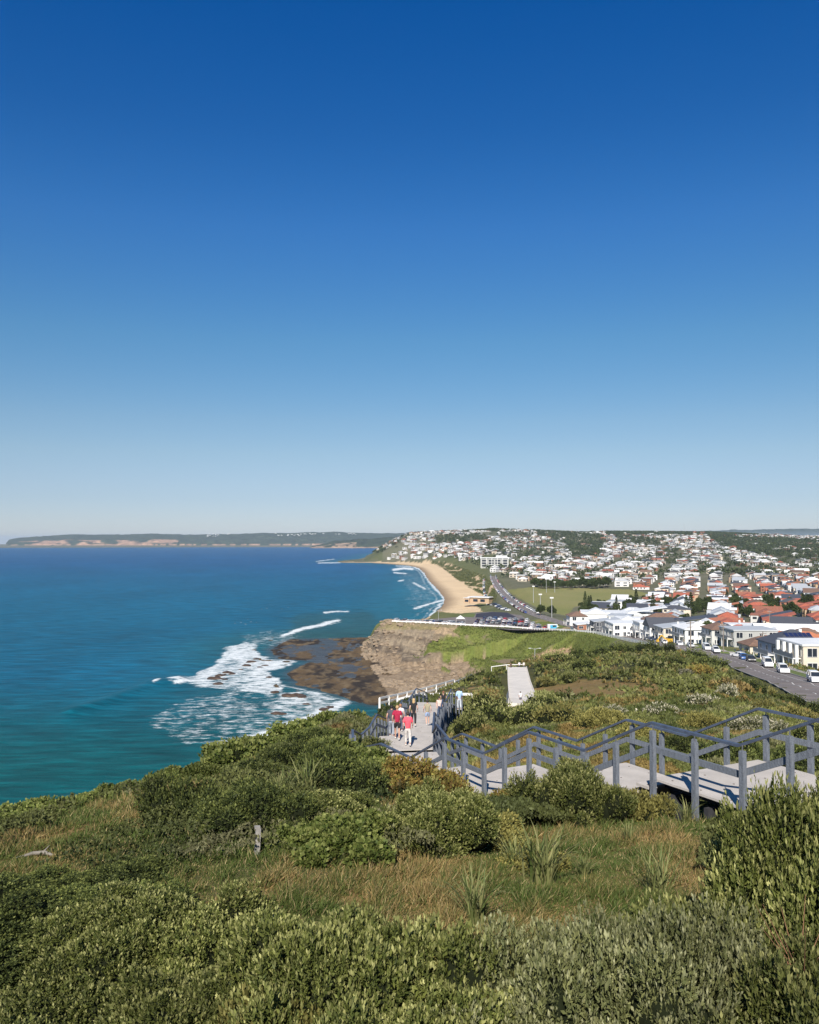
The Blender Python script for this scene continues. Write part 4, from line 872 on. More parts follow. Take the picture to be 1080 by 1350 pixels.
# ================================================================ CONCRETE RAMP, WHITE FENCES
RC = paint('pale_concrete', (.68, .63, .57), .9, var=.12, scale=.6, bump=.3); WHITE = paint('white_paint', (.78, .76, .72), .5, var=.1, scale=3)
ramp_t = thing('concrete_walkway', (RAMP[1][0], RAMP[1][1], RAMP[1][2]), label='straight pale concrete walkway running down the headland past the scrub', category='walkway')
R0 = np.array(RAMP[1])
b = MB(); L = [np.array(p) for p in RAMP[1:]]
lf = []; rt_ = []
for i, p_ in enumerate(L):
    d_ = (L[min(i+1, len(L)-1)]-L[max(0, i-1)])[:2]; d_ /= np.hypot(*d_); n_ = np.array([-d_[1], d_[0]]); z_ = p_[2]
    lf.append(np.array([*(p_[:2]+n_*2.0), z_])-R0); rt_.append(np.array([*(p_[:2]-n_*2.0), z_])-R0)
for i in range(len(L)-1):
    q = [lf[i], rt_[i], rt_[i+1], lf[i+1]]; lo = [v-np.array([0, 0, .6]) for v in q]
    b.add(q+lo, [(0, 1, 2, 3), (7, 6, 5, 4), (0, 4, 5, 1), (1, 5, 6, 2), (2, 6, 7, 3), (3, 7, 4, 0)])
b.obj('deck_slab', RC, ramp_t)
for sd_ in (lf, rt_):
    b = MB()
    for i in range(len(sd_)-1): b.beam(sd_[i]+[0, 0, .09], sd_[i+1]+[0, 0, .09], .16, .2)
    b.obj('kerb', RC, ramp_t)
b = MB()
for i in (0,):
    for f in (0, .33, .66, 1): p_ = lf[0]*(1-f)+lf[1]*f; b.box(p_+[-.15, 0, .5], (.1, .1, 1.2))
    b.beam(lf[0]+[-.15, 0, 1.1], lf[1]+[-.15, 0, 1.1], .08, .06); b.beam(lf[0]+[-.15, 0, .6], lf[1]+[-.15, 0, .6], .06, .12)
b.obj('side_rail', TIMB, ramp_t)
def rail_fence(P, label, H=1.1, step=2.4, name='white_fence', rails=(1.0, .5), w_=.12, cap=100, grp=None, wr=.1):
    P = [np.array(p) for p in P]; t_ = thing(name, tuple(P[0]), label=label, category='fence', group=grp); o_ = P[0]
    seg = []; 
    for a_, b_ in zip(P[:-1], P[1:]):
        n_ = max(1, round(np.linalg.norm(b_-a_)/step)); seg += [a_+(b_-a_)*k/n_ for k in range(n_)]
    seg.append(P[-1]); pm = MB().box((0, 0, H/2-.1), (w_, w_, H+.2)).mesh('post', [WHITE])
    if len(seg) <= cap:
        for p_ in seg: link('post', pm, t_, tuple(p_-o_))
    else:
        for p_ in seg[:cap-1]: link('post', pm, t_, tuple(p_-o_))
        b = MB()
        for p_ in seg[cap-1:]: b.box(p_-o_+[0, 0, H/2-.1], (w_, w_, H+.2))
        tag(b.obj('post', WHITE, t_), kind='stuff')
    for h_ in rails:
        b = MB()
        for a_, b_ in zip(seg[:-1], seg[1:]): b.beam(a_-o_+[0, 0, h_*H], b_-o_+[0, 0, h_*H], wr*.8, wr*1.5)
        b.obj('rail', WHITE, t_)
def gp(px, Y, lift=0):
    x = (px-540)/F_*Y*1.0; return (x, Y, float(HG(x, Y))+lift)
def fp(px, py, Y): return pt(px, py, Y)
rail_fence([fp(500.5, 932, 150), fp(524, 926.5, 158), fp(548, 920.5, 166), fp(575, 913, 176), fp(599, 905.5, 188)], 'white timber fence sloping up the edge of the cove above the walkers', H=1.5, step=5.2, rails=(.97, .42), w_=.32, wr=.22)
rail_fence([fp(599, 905.5, 188), fp(610, 900, 205), fp(622, 894, 222)], 'short thin white rail continuing behind the scrub toward the cove', H=1.0, step=9, rails=(.95,), w_=.2, wr=.16)
rail_fence([fp(524, 928.5, 135), fp(550, 922.5, 133), fp(590, 921.5, 130), fp(622, 922, 128)], 'low white rail running level across the scrub behind the walkers', H=.75, step=9, rails=(.98,), w_=.26, wr=.24)
rail_fence([fp(648, 884, 196), fp(668, 881.5, 195), fp(692, 881, 194)], 'white rail across the bottom end of the concrete walkway', H=.9, step=4, rails=(.95,), w_=.12, wr=.1)
# ================================================================ ROADS
ASPH = paint('asphalt', (.19, .163, .152), .9, var=.25, scale=.25, bump=.3, bscale=20); LINE = paint('road_marking', (.70, .69, .66), .7); CONC = paint('kerb_concrete', (.36, .34, .31), .9, var=.15)
VERGE = paint('verge_grass', (.12, .155, .035), .95, var=.3, scale=.5, bump=.6, bscale=12)
def ribbon(name, C_, o0, o1, lift, m, zf=None, dash=None):
    C_ = np.array(C_, float); T = np.gradient(C_[:, :2], axis=0); T = nrm(T); Nn = np.stack([T[:, 1], -T[:, 0]], 1)
    k_ = 2; Vv = []
    for o_ in (o0, o1):
        q = C_[:, :2]+Nn*o_; z_ = (C_[:, 2] if zf is None else zf(q[:, 0], q[:, 1]))+lift; Vv.append(np.c_[q, z_])
    n_ = len(C_); Vv = np.concatenate(Vv); F = [(i, i+n_, i+1+n_, i+1) for i in range(n_-1) if dash is None or i % dash < dash/2]
    return tag(link(name, mk_mesh(name, Vv, np.array(F), [m])), kind='structure')
RPr = spline([((px-540)/F_*Y, Y, z) for px, Y, z in ROAD], 40)
RPr[:, 2] = np.maximum(RPr[:, 2], HG(RPr[:, 0], RPr[:, 1]))+.05
nearR = RPr
ribbon('road', RPr, -3.5, 5.2, .10, ASPH); ribbon('road_marking', RPr, -.08, .08, .115, LINE, dash=6); ribbon('road_marking', RPr, 2.98, 3.1, .115, LINE)
kb = MB()
def kerb_line(off):
    T = nrm(np.gradient(RPr[:, :2], axis=0)); Q = RPr[:, :2]+np.stack([T[:, 1], -T[:, 0]], 1)*off
    b = MB()
    for i in range(0, len(Q)-2, 2): b.beam((*Q[i], RPr[i, 2]+.14), (*Q[i+2], RPr[i+2, 2]+.14), .18, .18)
    tag(b.obj('kerb', CONC), kind='structure')
kerb_line(5.3); kerb_line(-3.6)
m_n = RPr[:, 1] < 520
ribbon('verge', RPr[m_n], 5.4, 8.0, .20, VERGE); ribbon('footpath', RPr[m_n], 8.0, 9.6, .22, paint('footpath_concrete', (.40, .37, .33), .9, var=.15)); ribbon('verge', RPr[RPr[:, 1] < 420], 9.6, 12.5, .19, VERGE)
# car park

def fan(name, poly, z_of, m, inset=0):
    import bmesh
    bm_ = bmesh.new(); vs = [bm_.verts.new((x, y, z_of(x, y))) for x, y in poly]; bm_.faces.new(vs); bmesh.ops.triangulate(bm_, faces=bm_.faces)
    bmesh.ops.subdivide_edges(bm_, edges=bm_.edges, cuts=4, use_grid_fill=True); bmesh.ops.subdivide_edges(bm_, edges=bm_.edges, cuts=2, use_grid_fill=True)
    for v in bm_.verts: v.co.z = z_of(v.co.x, v.co.y)
    bmesh.ops.recalc_face_normals(bm_, faces=bm_.faces)
    me = bpy.data.meshes.new(name); bm_.to_mesh(me); bm_.free(); me.materials.append(m); return tag(link(name, me), kind='structure')
zcar = lambda x, y: float(np.interp(y, [455, 500, 540, 640], [22.4, 18.6, 18.2, 18.0]))+.14
cin = [(-9, 553.5), (10, 545), (31, 531), (58, 515), (70, 506), (86, 465), (89, 480), (84, 540), (79, 600), (60, 634), (42, 620), (33, 590), (11, 569), (-9, 564)]
fan('car_park', cin, zcar, ASPH)
# dark purple asphalt patch by the pavilion and the lawn beside it
fan('asphalt_patch', [(44, 585), (72, 584), (70, 626), (60, 632), (47, 616)], lambda x, y: zcar(x, y)+.03, paint('dark_asphalt', (.035, .032, .045), .8, var=.2))
fan('lawn', [(34, 592), (43, 586), (47, 618), (42, 620)], lambda x, y: zcar(x, y)+.03, VERGE)
# white barrier along the headland edge
cfp = [(-11, 552.5), (10, 543.2), (31, 529.2), (58, 513.2), (70.5, 503), (84, 462), (91.5, 430), (92.3, 390), (89.3, 345), (84.5, 300)]
rail_fence([(x, y, float(HG(x, y))+.12) for x, y in cfp], 'long low white barrier along the clifftop edge of the car park and road', H=.95, step=3.1, name='white_barrier', rails=(.92, .5), w_=.35, wr=.26)
# town streets
a19 = math.radians(19); E1 = np.array([math.sin(a19), math.cos(a19)]); E2 = np.array([math.cos(a19), -math.sin(a19)])
ORG = np.array([175., 560.])
# ================================================================ PEOPLE
SKIN = paint('skin', (.48, .27, .19), .55, var=.06); SKIN2 = paint('skin_light', (.60, .37, .28), .55, var=.06)
def skinned(chain, rad, sub=1, root=0):
    me = bpy.data.meshes.new('b'); me.from_pydata([tuple(p) for p in chain[0]], chain[1], [])
    o_ = bpy.data.objects.new('b', me); COL.objects.link(o_); o_.modifiers.new('s', 'SKIN'); sv = me.skin_vertices[0].data
    for i, r_ in enumerate(rad): sv[i].radius = r_ if isinstance(r_, tuple) else (r_, r_); sv[i].use_root = (i == root)
    ss = o_.modifiers.new('u', 'SUBSURF'); ss.levels = sub; ss.render_levels = sub
    dg = bpy.context.evaluated_depsgraph_get(); dg.update(); ev = o_.evaluated_get(dg); m2 = ev.to_mesh()
    Vv = np.array([v.co[:] for v in m2.vertices]).reshape(-1, 3); F = [tuple(p.vertices) for p in m2.polygons]
    ev.to_mesh_clear(); bpy.data.objects.remove(o_); bpy.data.meshes.remove(me); return Vv, F
def person(px, Y, z, face, label, top, bottom, hairc, h=1.7, step=.0, sleeve=.5, pants='shorts', hair='short', bag=None, arm=(0.1, .1), bend=0.0, sit=False, sk_=None, extra=None, lx=None):
    """face: heading, 0 = walking away from the viewpoint"""
    sk_ = sk_ or SKIN; k = h/1.7; x = (px-540)/F_*Y if lx is None else lx
    t_ = thing('person', (x, Y, z), face, (k, k, k), label=label, category='person', group=None)
    s1_, s2_ = step*.22, -step*.22
    hipz = .90-.02*abs(step); J = {'pel': (0, 0, hipz), 'wai': (0, .01, 1.08), 'che': (0, .03+bend*.1, 1.28), 'nck': (0, .04+bend*.2, 1.44), 'hd0': (0, .05+bend*.25, 1.51), 'hd1': (0, .06+bend*.28, 1.60), 'hd2': (0, .05+bend*.28, 1.67)}
    for s_, sx, st_2, ar in (('L', -1, s1_, arm[0]), ('R', 1, s2_, arm[1])):
        J['hip'+s_] = (sx*.095, 0, hipz-.03); J['kne'+s_] = (sx*.10, st_2*.6+.04, .49); J['ank'+s_] = (sx*.095, st_2-.02 if st_2 >= 0 else st_2-.08, .09+(0 if st_2 >= 0 else .05)); J['toe'+s_] = (sx*.11, J['ank'+s_][1]+.17, .035+(0 if st_2 >= 0 else .02))
        J['sho'+s_] = (sx*.175, .02+bend*.18, 1.40); J['elb'+s_] = (sx*.245, -.03-st_2*.35+bend*.2, 1.13); J['wri'+s_] = (sx*(.25-.5*max(0, ar-.3)), .05-st_2*.6+ar*.35, .92+ar*.35)
    if sit:
        for s_, sx in (('L', -1), ('R', 1)):
            J['kne'+s_] = (sx*.14, .42, hipz+.02-.02); J['ank'+s_] = (sx*.12, .40, hipz-.42); J['toe'+s_] = (sx*.13, .58, hipz-.46)
    names = list(J); ix = {n_: i for i, n_ in enumerate(names)}
    E = [('pel', 'wai'), ('wai', 'che'), ('che', 'nck'), ('nck', 'hd0'), ('hd0', 'hd1'), ('hd1', 'hd2')]
    for s_ in 'LR': E += [('pel', 'hip'+s_), ('hip'+s_, 'kne'+s_), ('kne'+s_, 'ank'+s_), ('ank'+s_, 'toe'+s_), ('che', 'sho'+s_), ('sho'+s_, 'elb'+s_), ('elb'+s_, 'wri'+s_)]
    RD = {'pel': (.15, .11), 'wai': (.125, .095), 'che': (.15, .11), 'nck': (.055, .055), 'hd0': (.06, .07), 'hd1': (.082, .10), 'hd2': (.065, .08), 'hip': .085, 'kne': .055, 'ank': .038, 'toe': .035, 'sho': .058, 'elb': .042, 'wri': .028}
    rad = [RD.get(n_, RD.get(n_[:3])) for n_ in names]
    Vv, F = skinned(([J[n_] for n_ in names], [(ix[a_], ix[b_]) for a_, b_ in E]), rad, 1)
    B = MB(); B.add(Vv, F)
    for s_, sx in (('L', -1), ('R', 1)):           # hands: palm, four curled fingers, thumb
        w_ = np.array(J['wri'+s_]); e_ = np.array(J['elb'+s_]); d_ = nrm((w_-e_)[None])[0]; sd_ = np.array([0, 1., 0]); sd_ = nrm((sd_-d_*sd_.dot(d_))[None])[0]; nn_ = np.cross(d_, sd_)*(-sx)
        B.beam(w_-d_*.01, w_+d_*.09, .028, .07)
        for q, L_ in enumerate((.062, .072, .068, .052)):
            o_ = sd_*(.028-.0185*q); B.tube([w_+d_*.085+o_, w_+d_*(.085+L_*.55)+o_+nn_*.012, w_+d_*(.085+L_*.95)+o_+nn_*.034], [.0095, .0088, .007], 6)
        B.tube([w_+d_*.03+sd_*.03, w_+d_*.06+sd_*.055+nn_*.01, w_+d_*.088+sd_*.058+nn_*.02], [.012, .010, .008], 6)
    hc = np.array(J['hd1']); B.ell(hc+[0, .098, -.01], (.014, .022, .024), 6, 5)
    for sx in (-1, 1): B.ell(hc+[sx*.084, 0, -.005], (.012, .022, .032), 6, 5); B.ell(hc+[sx*.032, .088, .022], (.014, .010, .009), 6, 4, 1)
    B.ell(hc+[0, .092, -.055], (.026, .012, .008), 6, 4, 2)
    B.obj('body', [sk_, paint('eye', (.03, .02, .02), .3), paint('lips', (.45, .16, .14), .5)], t_, smooth=True)
    def garment(nm, keys, edges, rads, m, sub=1, cut=None):
        ii = {n_: i for i, n_ in enumerate(keys)}
        Vg, Fg = skinned(([np.array(J[n_]) if n_ in J else np.array(n_) for n_ in keys], [(ii[a_], ii[b_]) for a_, b_ in edges]), rads, sub); return MB().add(Vg, Fg).obj(nm, m, t_, smooth=True)
    tm = paint('cloth_'+'_'.join('%02d' % int(c*99) for c in top), top, .85, var=.22, scale=9, bump=.9, bscale=14); bmt = paint('cloth_'+'_'.join('%02d' % int(c*99) for c in bottom), bottom, .85, var=.22, scale=9, bump=.9, bscale=14)
    def lerp(a_, b_, f): return tuple(np.array(J[a_])*(1-f)+np.array(J[b_])*f)
    J['sl_L'] = lerp('shoL', 'elbL', sleeve) if sleeve <= 1 else lerp('elbL', 'wriL', sleeve-1); J['sl_R'] = lerp('shoR', 'elbR', sleeve) if sleeve <= 1 else lerp('elbR', 'wriR', sleeve-1)
    J['hem'] = (0, 0, hipz-.02); J['nk2'] = (0, .035+bend*.18, 1.405)
    ks = ['wai', 'hem', 'che', 'nk2', 'shoL', 'shoR', 'sl_L', 'sl_R']; es = [('hem', 'wai'), ('wai', 'che'), ('che', 'nk2'), ('che', 'shoL'), ('che', 'shoR')]
    rs = [(.15, .125), (.19, .145), (.175, .135), (.085, .08), .078, .078, .065, .065]
    if sleeve > 1: ks += ['elbL', 'elbR']; rs += [.062, .062]; es += [('shoL', 'elbL'), ('elbL', 'sl_L'), ('shoR', 'elbR'), ('elbR', 'sl_R')]; rs[6] = rs[7] = .05
    else: es += [('shoL', 'sl_L'), ('shoR', 'sl_R')]
    garment('top', ks, es, rs, tm)
    endf = {'shorts': .8, 'pants': 1.0, 'skirt': .7}[pants]
    J['pl_'] = (0, 0, hipz+.08)
    for s_ in 'LR':
        J['en'+s_] = lerp('hip'+s_, 'kne'+s_, .82) if pants != 'pants' else lerp('kne'+s_, 'ank'+s_, .93)
    if pants == 'skirt':
        m_ = MB(); m_.tube([(0, 0, hipz+.1), (0, 0, hipz-.1), (0, .0, hipz-.42)], [.15, .19, .25], 14); m_.obj('skirt', bmt, t_, smooth=True)
    else:
        ks = ['pl_', 'pel', 'hipL', 'hipR', 'enL', 'enR']; es = [('pl_', 'pel'), ('pel', 'hipL'), ('pel', 'hipR')]; rs = [(.155, .12), (.175, .135), .115, .115, .085, .085]
        if pants == 'pants': ks += ['kneL', 'kneR']; rs += [.078, .078]; es += [('hipL', 'kneL'), ('kneL', 'enL'), ('hipR', 'kneR'), ('kneR', 'enR')]; rs[4] = rs[5] = .06
        else: es += [('hipL', 'enL'), ('hipR', 'enR')]
        garment('shorts' if pants == 'shorts' else 'trousers', ks, es, rs, bmt)
    hm_ = paint('hair_%02d' % int(hairc[0]*99), hairc, .7, var=.4, scale=30, bump=.6, bscale=80)
    m_ = MB(); m_.ell(hc+[0, -.018, .022], (.094, .108, .105), 12, 8)
    if hair == 'long': m_.ell(hc+[0, -.055, -.09], (.095, .06, .17), 10, 7)
    if hair == 'bun': m_.ell(hc+[0, -.09, .08], (.05, .05, .05), 8, 6)
    m_.obj('hair', hm_, t_, smooth=True)
    for s_, sx in (('L', -1), ('R', 1)):
        a_ = np.array(J['ank'+s_]); m_ = MB(); m_.ell(a_+[0, .06, -.045], (.052, .14, .05), 10, 6); m_.obj('shoe', paint('shoe', extra or (.08, .07, .07), .7), t_, smooth=True)
    if bag:
        m_ = MB(); m_.ell((0, -.20+bend*.05, 1.2), (.17, .11, .25), 12, 8); m_.ell((0, -.29, 1.12), (.12, .05, .13), 10, 6)
        for sx in (-1, 1): m_.tube([(sx*.10, -.12, 1.38), (sx*.12, .02, 1.47), (sx*.12, .15, 1.36), (sx*.13, .12, 1.15)], .02, 6)
        m_.obj('backpack', paint('bag_cloth', bag, .8, bump=.5), t_, smooth=True)
    return t_
g = 'people'
person(538, 44.2, 59.66, .08, 'person in a coral pink shirt and pale trousers walking away down the steps', (.85, .10, .14), (.62, .58, .54), (.05, .035, .03), 1.68, .6, .9, 'pants', 'short', extra=(.6, .58, .55), sk_=SKIN2)
person(524, 45.6, 59.66, .0, 'person in a dark red top and black shorts on the landing', (.36, .012, .05), (.015, .015, .018), (.50, .32, .16), 1.74, 1.0, .7, 'shorts', 'short', extra=(.05, .05, .08))
person(516.5, 49.5, 58.9, -.1, 'person in a grey T-shirt ahead of the one in dark red', (.075, .07, .085), (.30, .33, .38), (.02, .015, .012), 1.78, .7, .5, 'pants', 'short')
person(528, 52.5, 58.57, -.1, 'person with auburn hair and a pale top partly hidden in the group', (.62, .60, .62), (.10, .12, .18), (.42, .20, .09), 1.62, -.4, .6, 'pants', 'short', sk_=SKIN2)
person(545.5, 54.0, 58.57, .0, 'blonde person in a black outfit walking on the steps', (.012, .012, .015), (.012, .012, .015), (.62, .42, .20), 1.68, .5, .5, 'pants', 'long', sk_=SKIN2)
person(563.5, 57.5, 57.9, .1, 'person in a khaki top with a light blue jumper tied round the waist', (.34, .30, .20), (.30, .38, .55), (.03, .025, .02), 1.62, -.6, .5, 'shorts', 'short', arm=(.1, .1), sk_=SKIN2)
person(579, 67.0, 56.4, 3.3, 'person in a pale pink top and grey trousers coming up the walkway', (.72, .55, .48), (.40, .42, .42), (.05, .03, .02), 1.66, .7, .3, 'pants', 'long', sk_=SKIN2)
person(584.5, 69.5, 56.36, 3.0, 'person in black with auburn hair beside the one in pale pink', (.02, .02, .02), (.02, .02, .025), (.25, .10, .05), 1.68, .4, .3, 'pants', 'bun', sk_=SKIN2)
person(595, 70.5, 56.36, .2, 'person in a light blue shirt at the far end of the group', (.42, .58, .80), (.55, .58, .62), (.03, .025, .02), 1.76, .3, 1.3, 'pants', 'short', lx=4.0)
person(685.5, 128, 46.2, .1, 'person in a white shirt on the concrete walkway', (.80, .80, .80), (.08, .08, .10), (.03, .025, .02), 1.72, .5, .6, 'shorts', 'short')
person(673, 189, 42.0, .4, 'person in black sitting at the far end of the concrete walkway', (.04, .03, .03), (.03, .03, .04), (.03, .02, .02), 1.6, 0, .6, 'pants', 'short')
person(684, 190, 42.0, .2, 'person in a white top at the far end of the concrete walkway', (.75, .75, .75), (.05, .05, .06), (.04, .03, .02), 1.7, 0, .6, 'pants', 'short')
person(690, 190, 42.0, .2, 'person in a cream top at the bottom corner of the concrete walkway', (.70, .66, .60), (.12, .12, .14), (.10, .06, .04), 1.7, 0, .6, 'pants', 'short')
# ================================================================ TOWN
WM = {'white': paint('wall_white', (.78, .77, .74), .8, var=.08, scale=.4), 'cream': paint('wall_cream', (.66, .58, .46), .85, var=.1, scale=.4), 'brick': paint('wall_brick', (.34, .15, .09), .9, var=.2, scale=2),
      'grey': paint('wall_grey', (.40, .40, .38), .85, var=.1, scale=.4), 'charcoal': paint('wall_charcoal', (.10, .105, .115), .8, var=.1), 'blue grey': paint('wall_blue_grey', (.30, .35, .42), .8, var=.1), 'tan': paint('wall_tan', (.48, .34, .22), .85, var=.12), 'light grey': paint('wall_light_grey', (.58, .58, .55), .8, var=.08)}
RM = {'white': paint('roof_white_metal', (.80, .80, .79), .45, var=.1, scale=.5), 'red': paint('roof_red_tile', (.42, .12, .07), .8, var=.25, scale=1.2, bump=.4, bscale=6), 'brown': paint('roof_brown_tile', (.20, .12, .085), .85, var=.25, scale=1.2), 'dark grey': paint('roof_dark_grey', (.075, .08, .095), .6, var=.2),
      'light grey': paint('roof_light_grey', (.46, .48, .50), .5, var=.12), 'orange': paint('roof_orange_tile', (.48, .18, .09), .8, var=.25, scale=1.2), 'rust': paint('roof_rust_tile', (.33, .13, .08), .85, var=.25, scale=1.2)}
GL = paint('window_glass', (.025, .032, .045), .12, var=.2, scale=.6, spec=.8); FRM = paint('window_frame', (.62, .62, .60), .6); BALC = paint('balcony_rail', (.20, .22, .25), .3); TRIM = paint('white_trim', (.74, .73, .70), .6)
def roof_geo(b, kind, w, d, h, rh, ov=.5, m=0):
    x, y = w/2+ov, d/2+ov; e = h+.02
    if kind == 'flat': b.box((0, 0, h+.2), (w+ov, d+ov, .4), m=m); return
    if kind == 'mono': b.add([(-x, -y, e), (x, -y, e+rh), (x, y, e+rh), (-x, y, e), (-x, -y, e-.25), (x, -y, e+rh-.25), (x, y, e+rh-.25), (-x, y, e-.25)], [(0, 1, 2, 3), (7, 6, 5, 4), (0, 4, 5, 1), (1, 5, 6, 2), (2, 6, 7, 3), (3, 7, 4, 0)], m); return
    if w >= d: a_, r_ = (-x+(y if kind == 'hip' else 0), 0), (x-(y if kind == 'hip' else 0), 0)
    else: a_, r_ = (0, -y+(x if kind == 'hip' else 0)), (0, y-(x if kind == 'hip' else 0))
    V_ = [(-x, -y, e), (x, -y, e), (x, y, e), (-x, y, e), (a_[0], a_[1], e+rh), (r_[0], r_[1], e+rh)]
    V_ += [(p_[0], p_[1], p_[2]-.2) for p_ in V_[:4]]
    if w >= d: F = [(0, 1, 5, 4), (1, 2, 5), (2, 3, 4, 5), (3, 0, 4)]
    else: F = [(0, 1, 4), (1, 2, 5, 4), (2, 3, 5), (3, 0, 4, 5)]
    F += [(0, 6, 7, 1), (1, 7, 8, 2), (2, 8, 9, 3), (3, 9, 6, 0), (9, 8, 7, 6)]
    b.add(V_, F, m)
HL = {}
def rest_z(x, y, w, d, rz):
    c, s = math.cos(rz), math.sin(rz); q = [(a*w/2, b_*d/2) for a in (-1, 1) for b_ in (-1, 1)]
    return min(float(HG(x+a*c-b_*s, y+a*s+b_*c)) for a, b_ in q), max(float(HG(x+a*c-b_*s, y+a*s+b_*c)) for a, b_ in q)
def house(x, y, rz, w, d, h, kind, wall, roof, label=None, base=None, grp='houses of the seaside town', detail=2, rh=None, z=None, name='house', cat='house'):
    z0, z1 = rest_z(x, y, w, d, rz); z = (.4*z0+.6*z1) if z is None else z; sk = z-z0+.6
    rh = rh if rh is not None else min(w, d)*.24
    t_ = thing(name, (x, y, z), rz); t_['category'] = cat
    if label: t_['label'] = label; t_['group'] = grp
    else: later(t_, base, grp)
    key = (round(w, 1), round(d, 1), h, kind, wall, roof, detail)
    st_ = max(1, round(h/3))
    if detail < 2:
        if key not in HL:
            b = MB(); b.box((0, 0, h/2-1.5), (w, d, h+3), m=0)
            for k in range(st_):
                for sx, nn_, L_ in ((0, -1, w), (1, -1, d), (1, 1, d)):
                    n_ = max(2, int(L_/3.6))
                    for j in range(n_):
                        p_ = -L_/2+(j+.5)*L_/n_; zz = 3*k+1.6
                        if sx == 0: b.box((p_, -d/2-.01, zz), (L_/n_*.5, .06, 1.3), m=1)
                        else: b.box((nn_*(w/2+.01), p_, zz), (.06, L_/n_*.5, 1.3), m=1)
            b.box((-w*.22, -d/2-1.8, h/2-1.6), (w*.42, 3.6, h+2.6), m=0); b.box((w*.2, -d/2-1.0, 2.5), (w*.5, 2.0, .18), m=0); b.box((-w*.22, -d/2-3.63, 1.5), (1.8, .06, 1.2), m=1)
            me = b.mesh('wall', [WM[wall], GL]); b = MB(); roof_geo(b, kind, w, d, h, rh); b.add([(-w*.45, -d/2-4, h-.3), (.02*w, -d/2-4, h-.3), (.02*w, 0, h-.3), (-w*.45, 0, h-.3), (-w*.215, -d/2-4, h-.3+w*.1), (-w*.215, 0, h-.3+w*.1)], [(0, 1, 4), (1, 2, 5, 4), (2, 3, 5), (3, 0, 4, 5)]); b.box((w*.25, d*.1, h+rh*.5), (.7, .7, 1.2)); HL[key] = (me, b.mesh('roof', [RM[roof]]))
        link('wall', HL[key][0], t_); link('roof', HL[key][1], t_); return t_
    b = MB(); b.box((0, 0, (h-sk)/2), (w, d, h+sk))
    if kind == 'gable':
        if w >= d:
            for sx in (-1, 1): b.prism([(-d/2, h), (d/2, h), (0, h+rh*.96)], sx*w/2-.1, sx*w/2+.1)
        else:
            for sx in (-1, 1): b.prism([(-w/2, h), (w/2, h), (0, h+rh*.96)], sx*d/2-.1, sx*d/2+.1, axis='y')
    b.obj('wall', WM[wall], t_)
    b = MB(); roof_geo(b, kind, w, d, h, rh); ro = b.obj('roof', RM[roof], t_)
    if kind != 'flat': MB().box((w*.2, d*.1, h+rh*.75), (.7, .7, 1.5)).obj('chimney', WM['brick'] if roof in ('red', 'brown', 'orange') else WM['white'], ro)
    for k in range(st_):
        zz = 3*k+1.55
        for side, L_ in (('front', d), ('near', w)):
            n_ = max(2, int(L_/3.4))
            for j in range(n_):
                p_ = -L_/2+(j+.5)*L_/n_; ww = 1.3+.9*((j*7+k*3) % 3 == 0); hh = 1.35+.6*((j+k) % 3 == 1)
                loc = (-w/2-.02, p_, zz) if side == 'front' else (p_, -d/2-.02, zz)
                wm = 'W%s%.1f%.1f' % (side, ww, hh)
                if wm not in HL:
                    f_ = MB(); g_ = MB()
                    if side == 'front': g_.box((0, 0, 0), (.06, ww, hh)); [f_.box((-.03, s_*ww/2, 0), (.12, .1, hh+.1)) for s_ in (-1, 0, 1)]; [f_.box((-.03, 0, s_*hh/2), (.13, ww+.1, .1)) for s_ in (-1, 1)]
                    else: g_.box((0, 0, 0), (ww, .06, hh)); [f_.box((s_*ww/2, -.03, 0), (.1, .12, hh+.1)) for s_ in (-1, 0, 1)]; [f_.box((0, -.03, s_*hh/2), (ww+.1, .13, .1)) for s_ in (-1, 1)]
                    HL[wm] = (f_.mesh('window', [FRM]), g_.mesh('pane', [GL]))
                wo_ = link('window', HL[wm][0], t_, loc); link('pane', HL[wm][1], wo_)
        if k > 0 or st_ == 1:
            b = MB(); b.box((-w/2-.9, 0, 3*k+.05), (1.8, d*.8, .22)); [b.box((-w/2-1.7, s_*d*.38, 3*k-1.5+.0), (.25, .25, 3.0)) for s_ in (-1, 0, 1)]
            bo = b.obj('balcony', TRIM, t_); b = MB(); b.box((-w/2-1.78, 0, 3*k+.62), (.06, d*.8, .95)); b.obj('balustrade', BALC, bo)
    return t_
# --- hand-placed buildings of the coast road, nearest first
def HX(px, Y): return (px-540)/F_*Y
hm = house(HX(1058, 196)+8, 203, 0, 16, 13, 6, 'flat', 'cream', 'cream' if 'cream' in RM else 'white', label='cream two-storey house with tall white columns at the right edge', z=40.2)
b = MB(); [b.box((-8.9, -5+3.3*i, 2.4), (.7, .7, 7.4)) for i in range(4)]; b.obj('column', TRIM, hm)
b = MB().box((-10.5, -2, -.6), (3, 10, 2.6)); b.obj('garden_wall', WM['tan'], hm)
hs_ = house(HX(1022, 222)+6.5, 228, 0, 13, 12, 6, 'hip', 'blue grey', 'dark grey', label='blue-grey two-storey house with a dark hip roof carrying solar panels', rh=3.2, z=37.6)
so_ = MB()
for i in range(6):
    for j in range(2): so_.box((-2.4+1.15*i, -2.4-2.1*j, 8.05-1.02*j), (1.0, 1.9, .08), rx=math.radians(25.6))
so_.obj('solar_panels', paint('solar_panel', (.02, .03, .09), .25, var=.2), hs_)
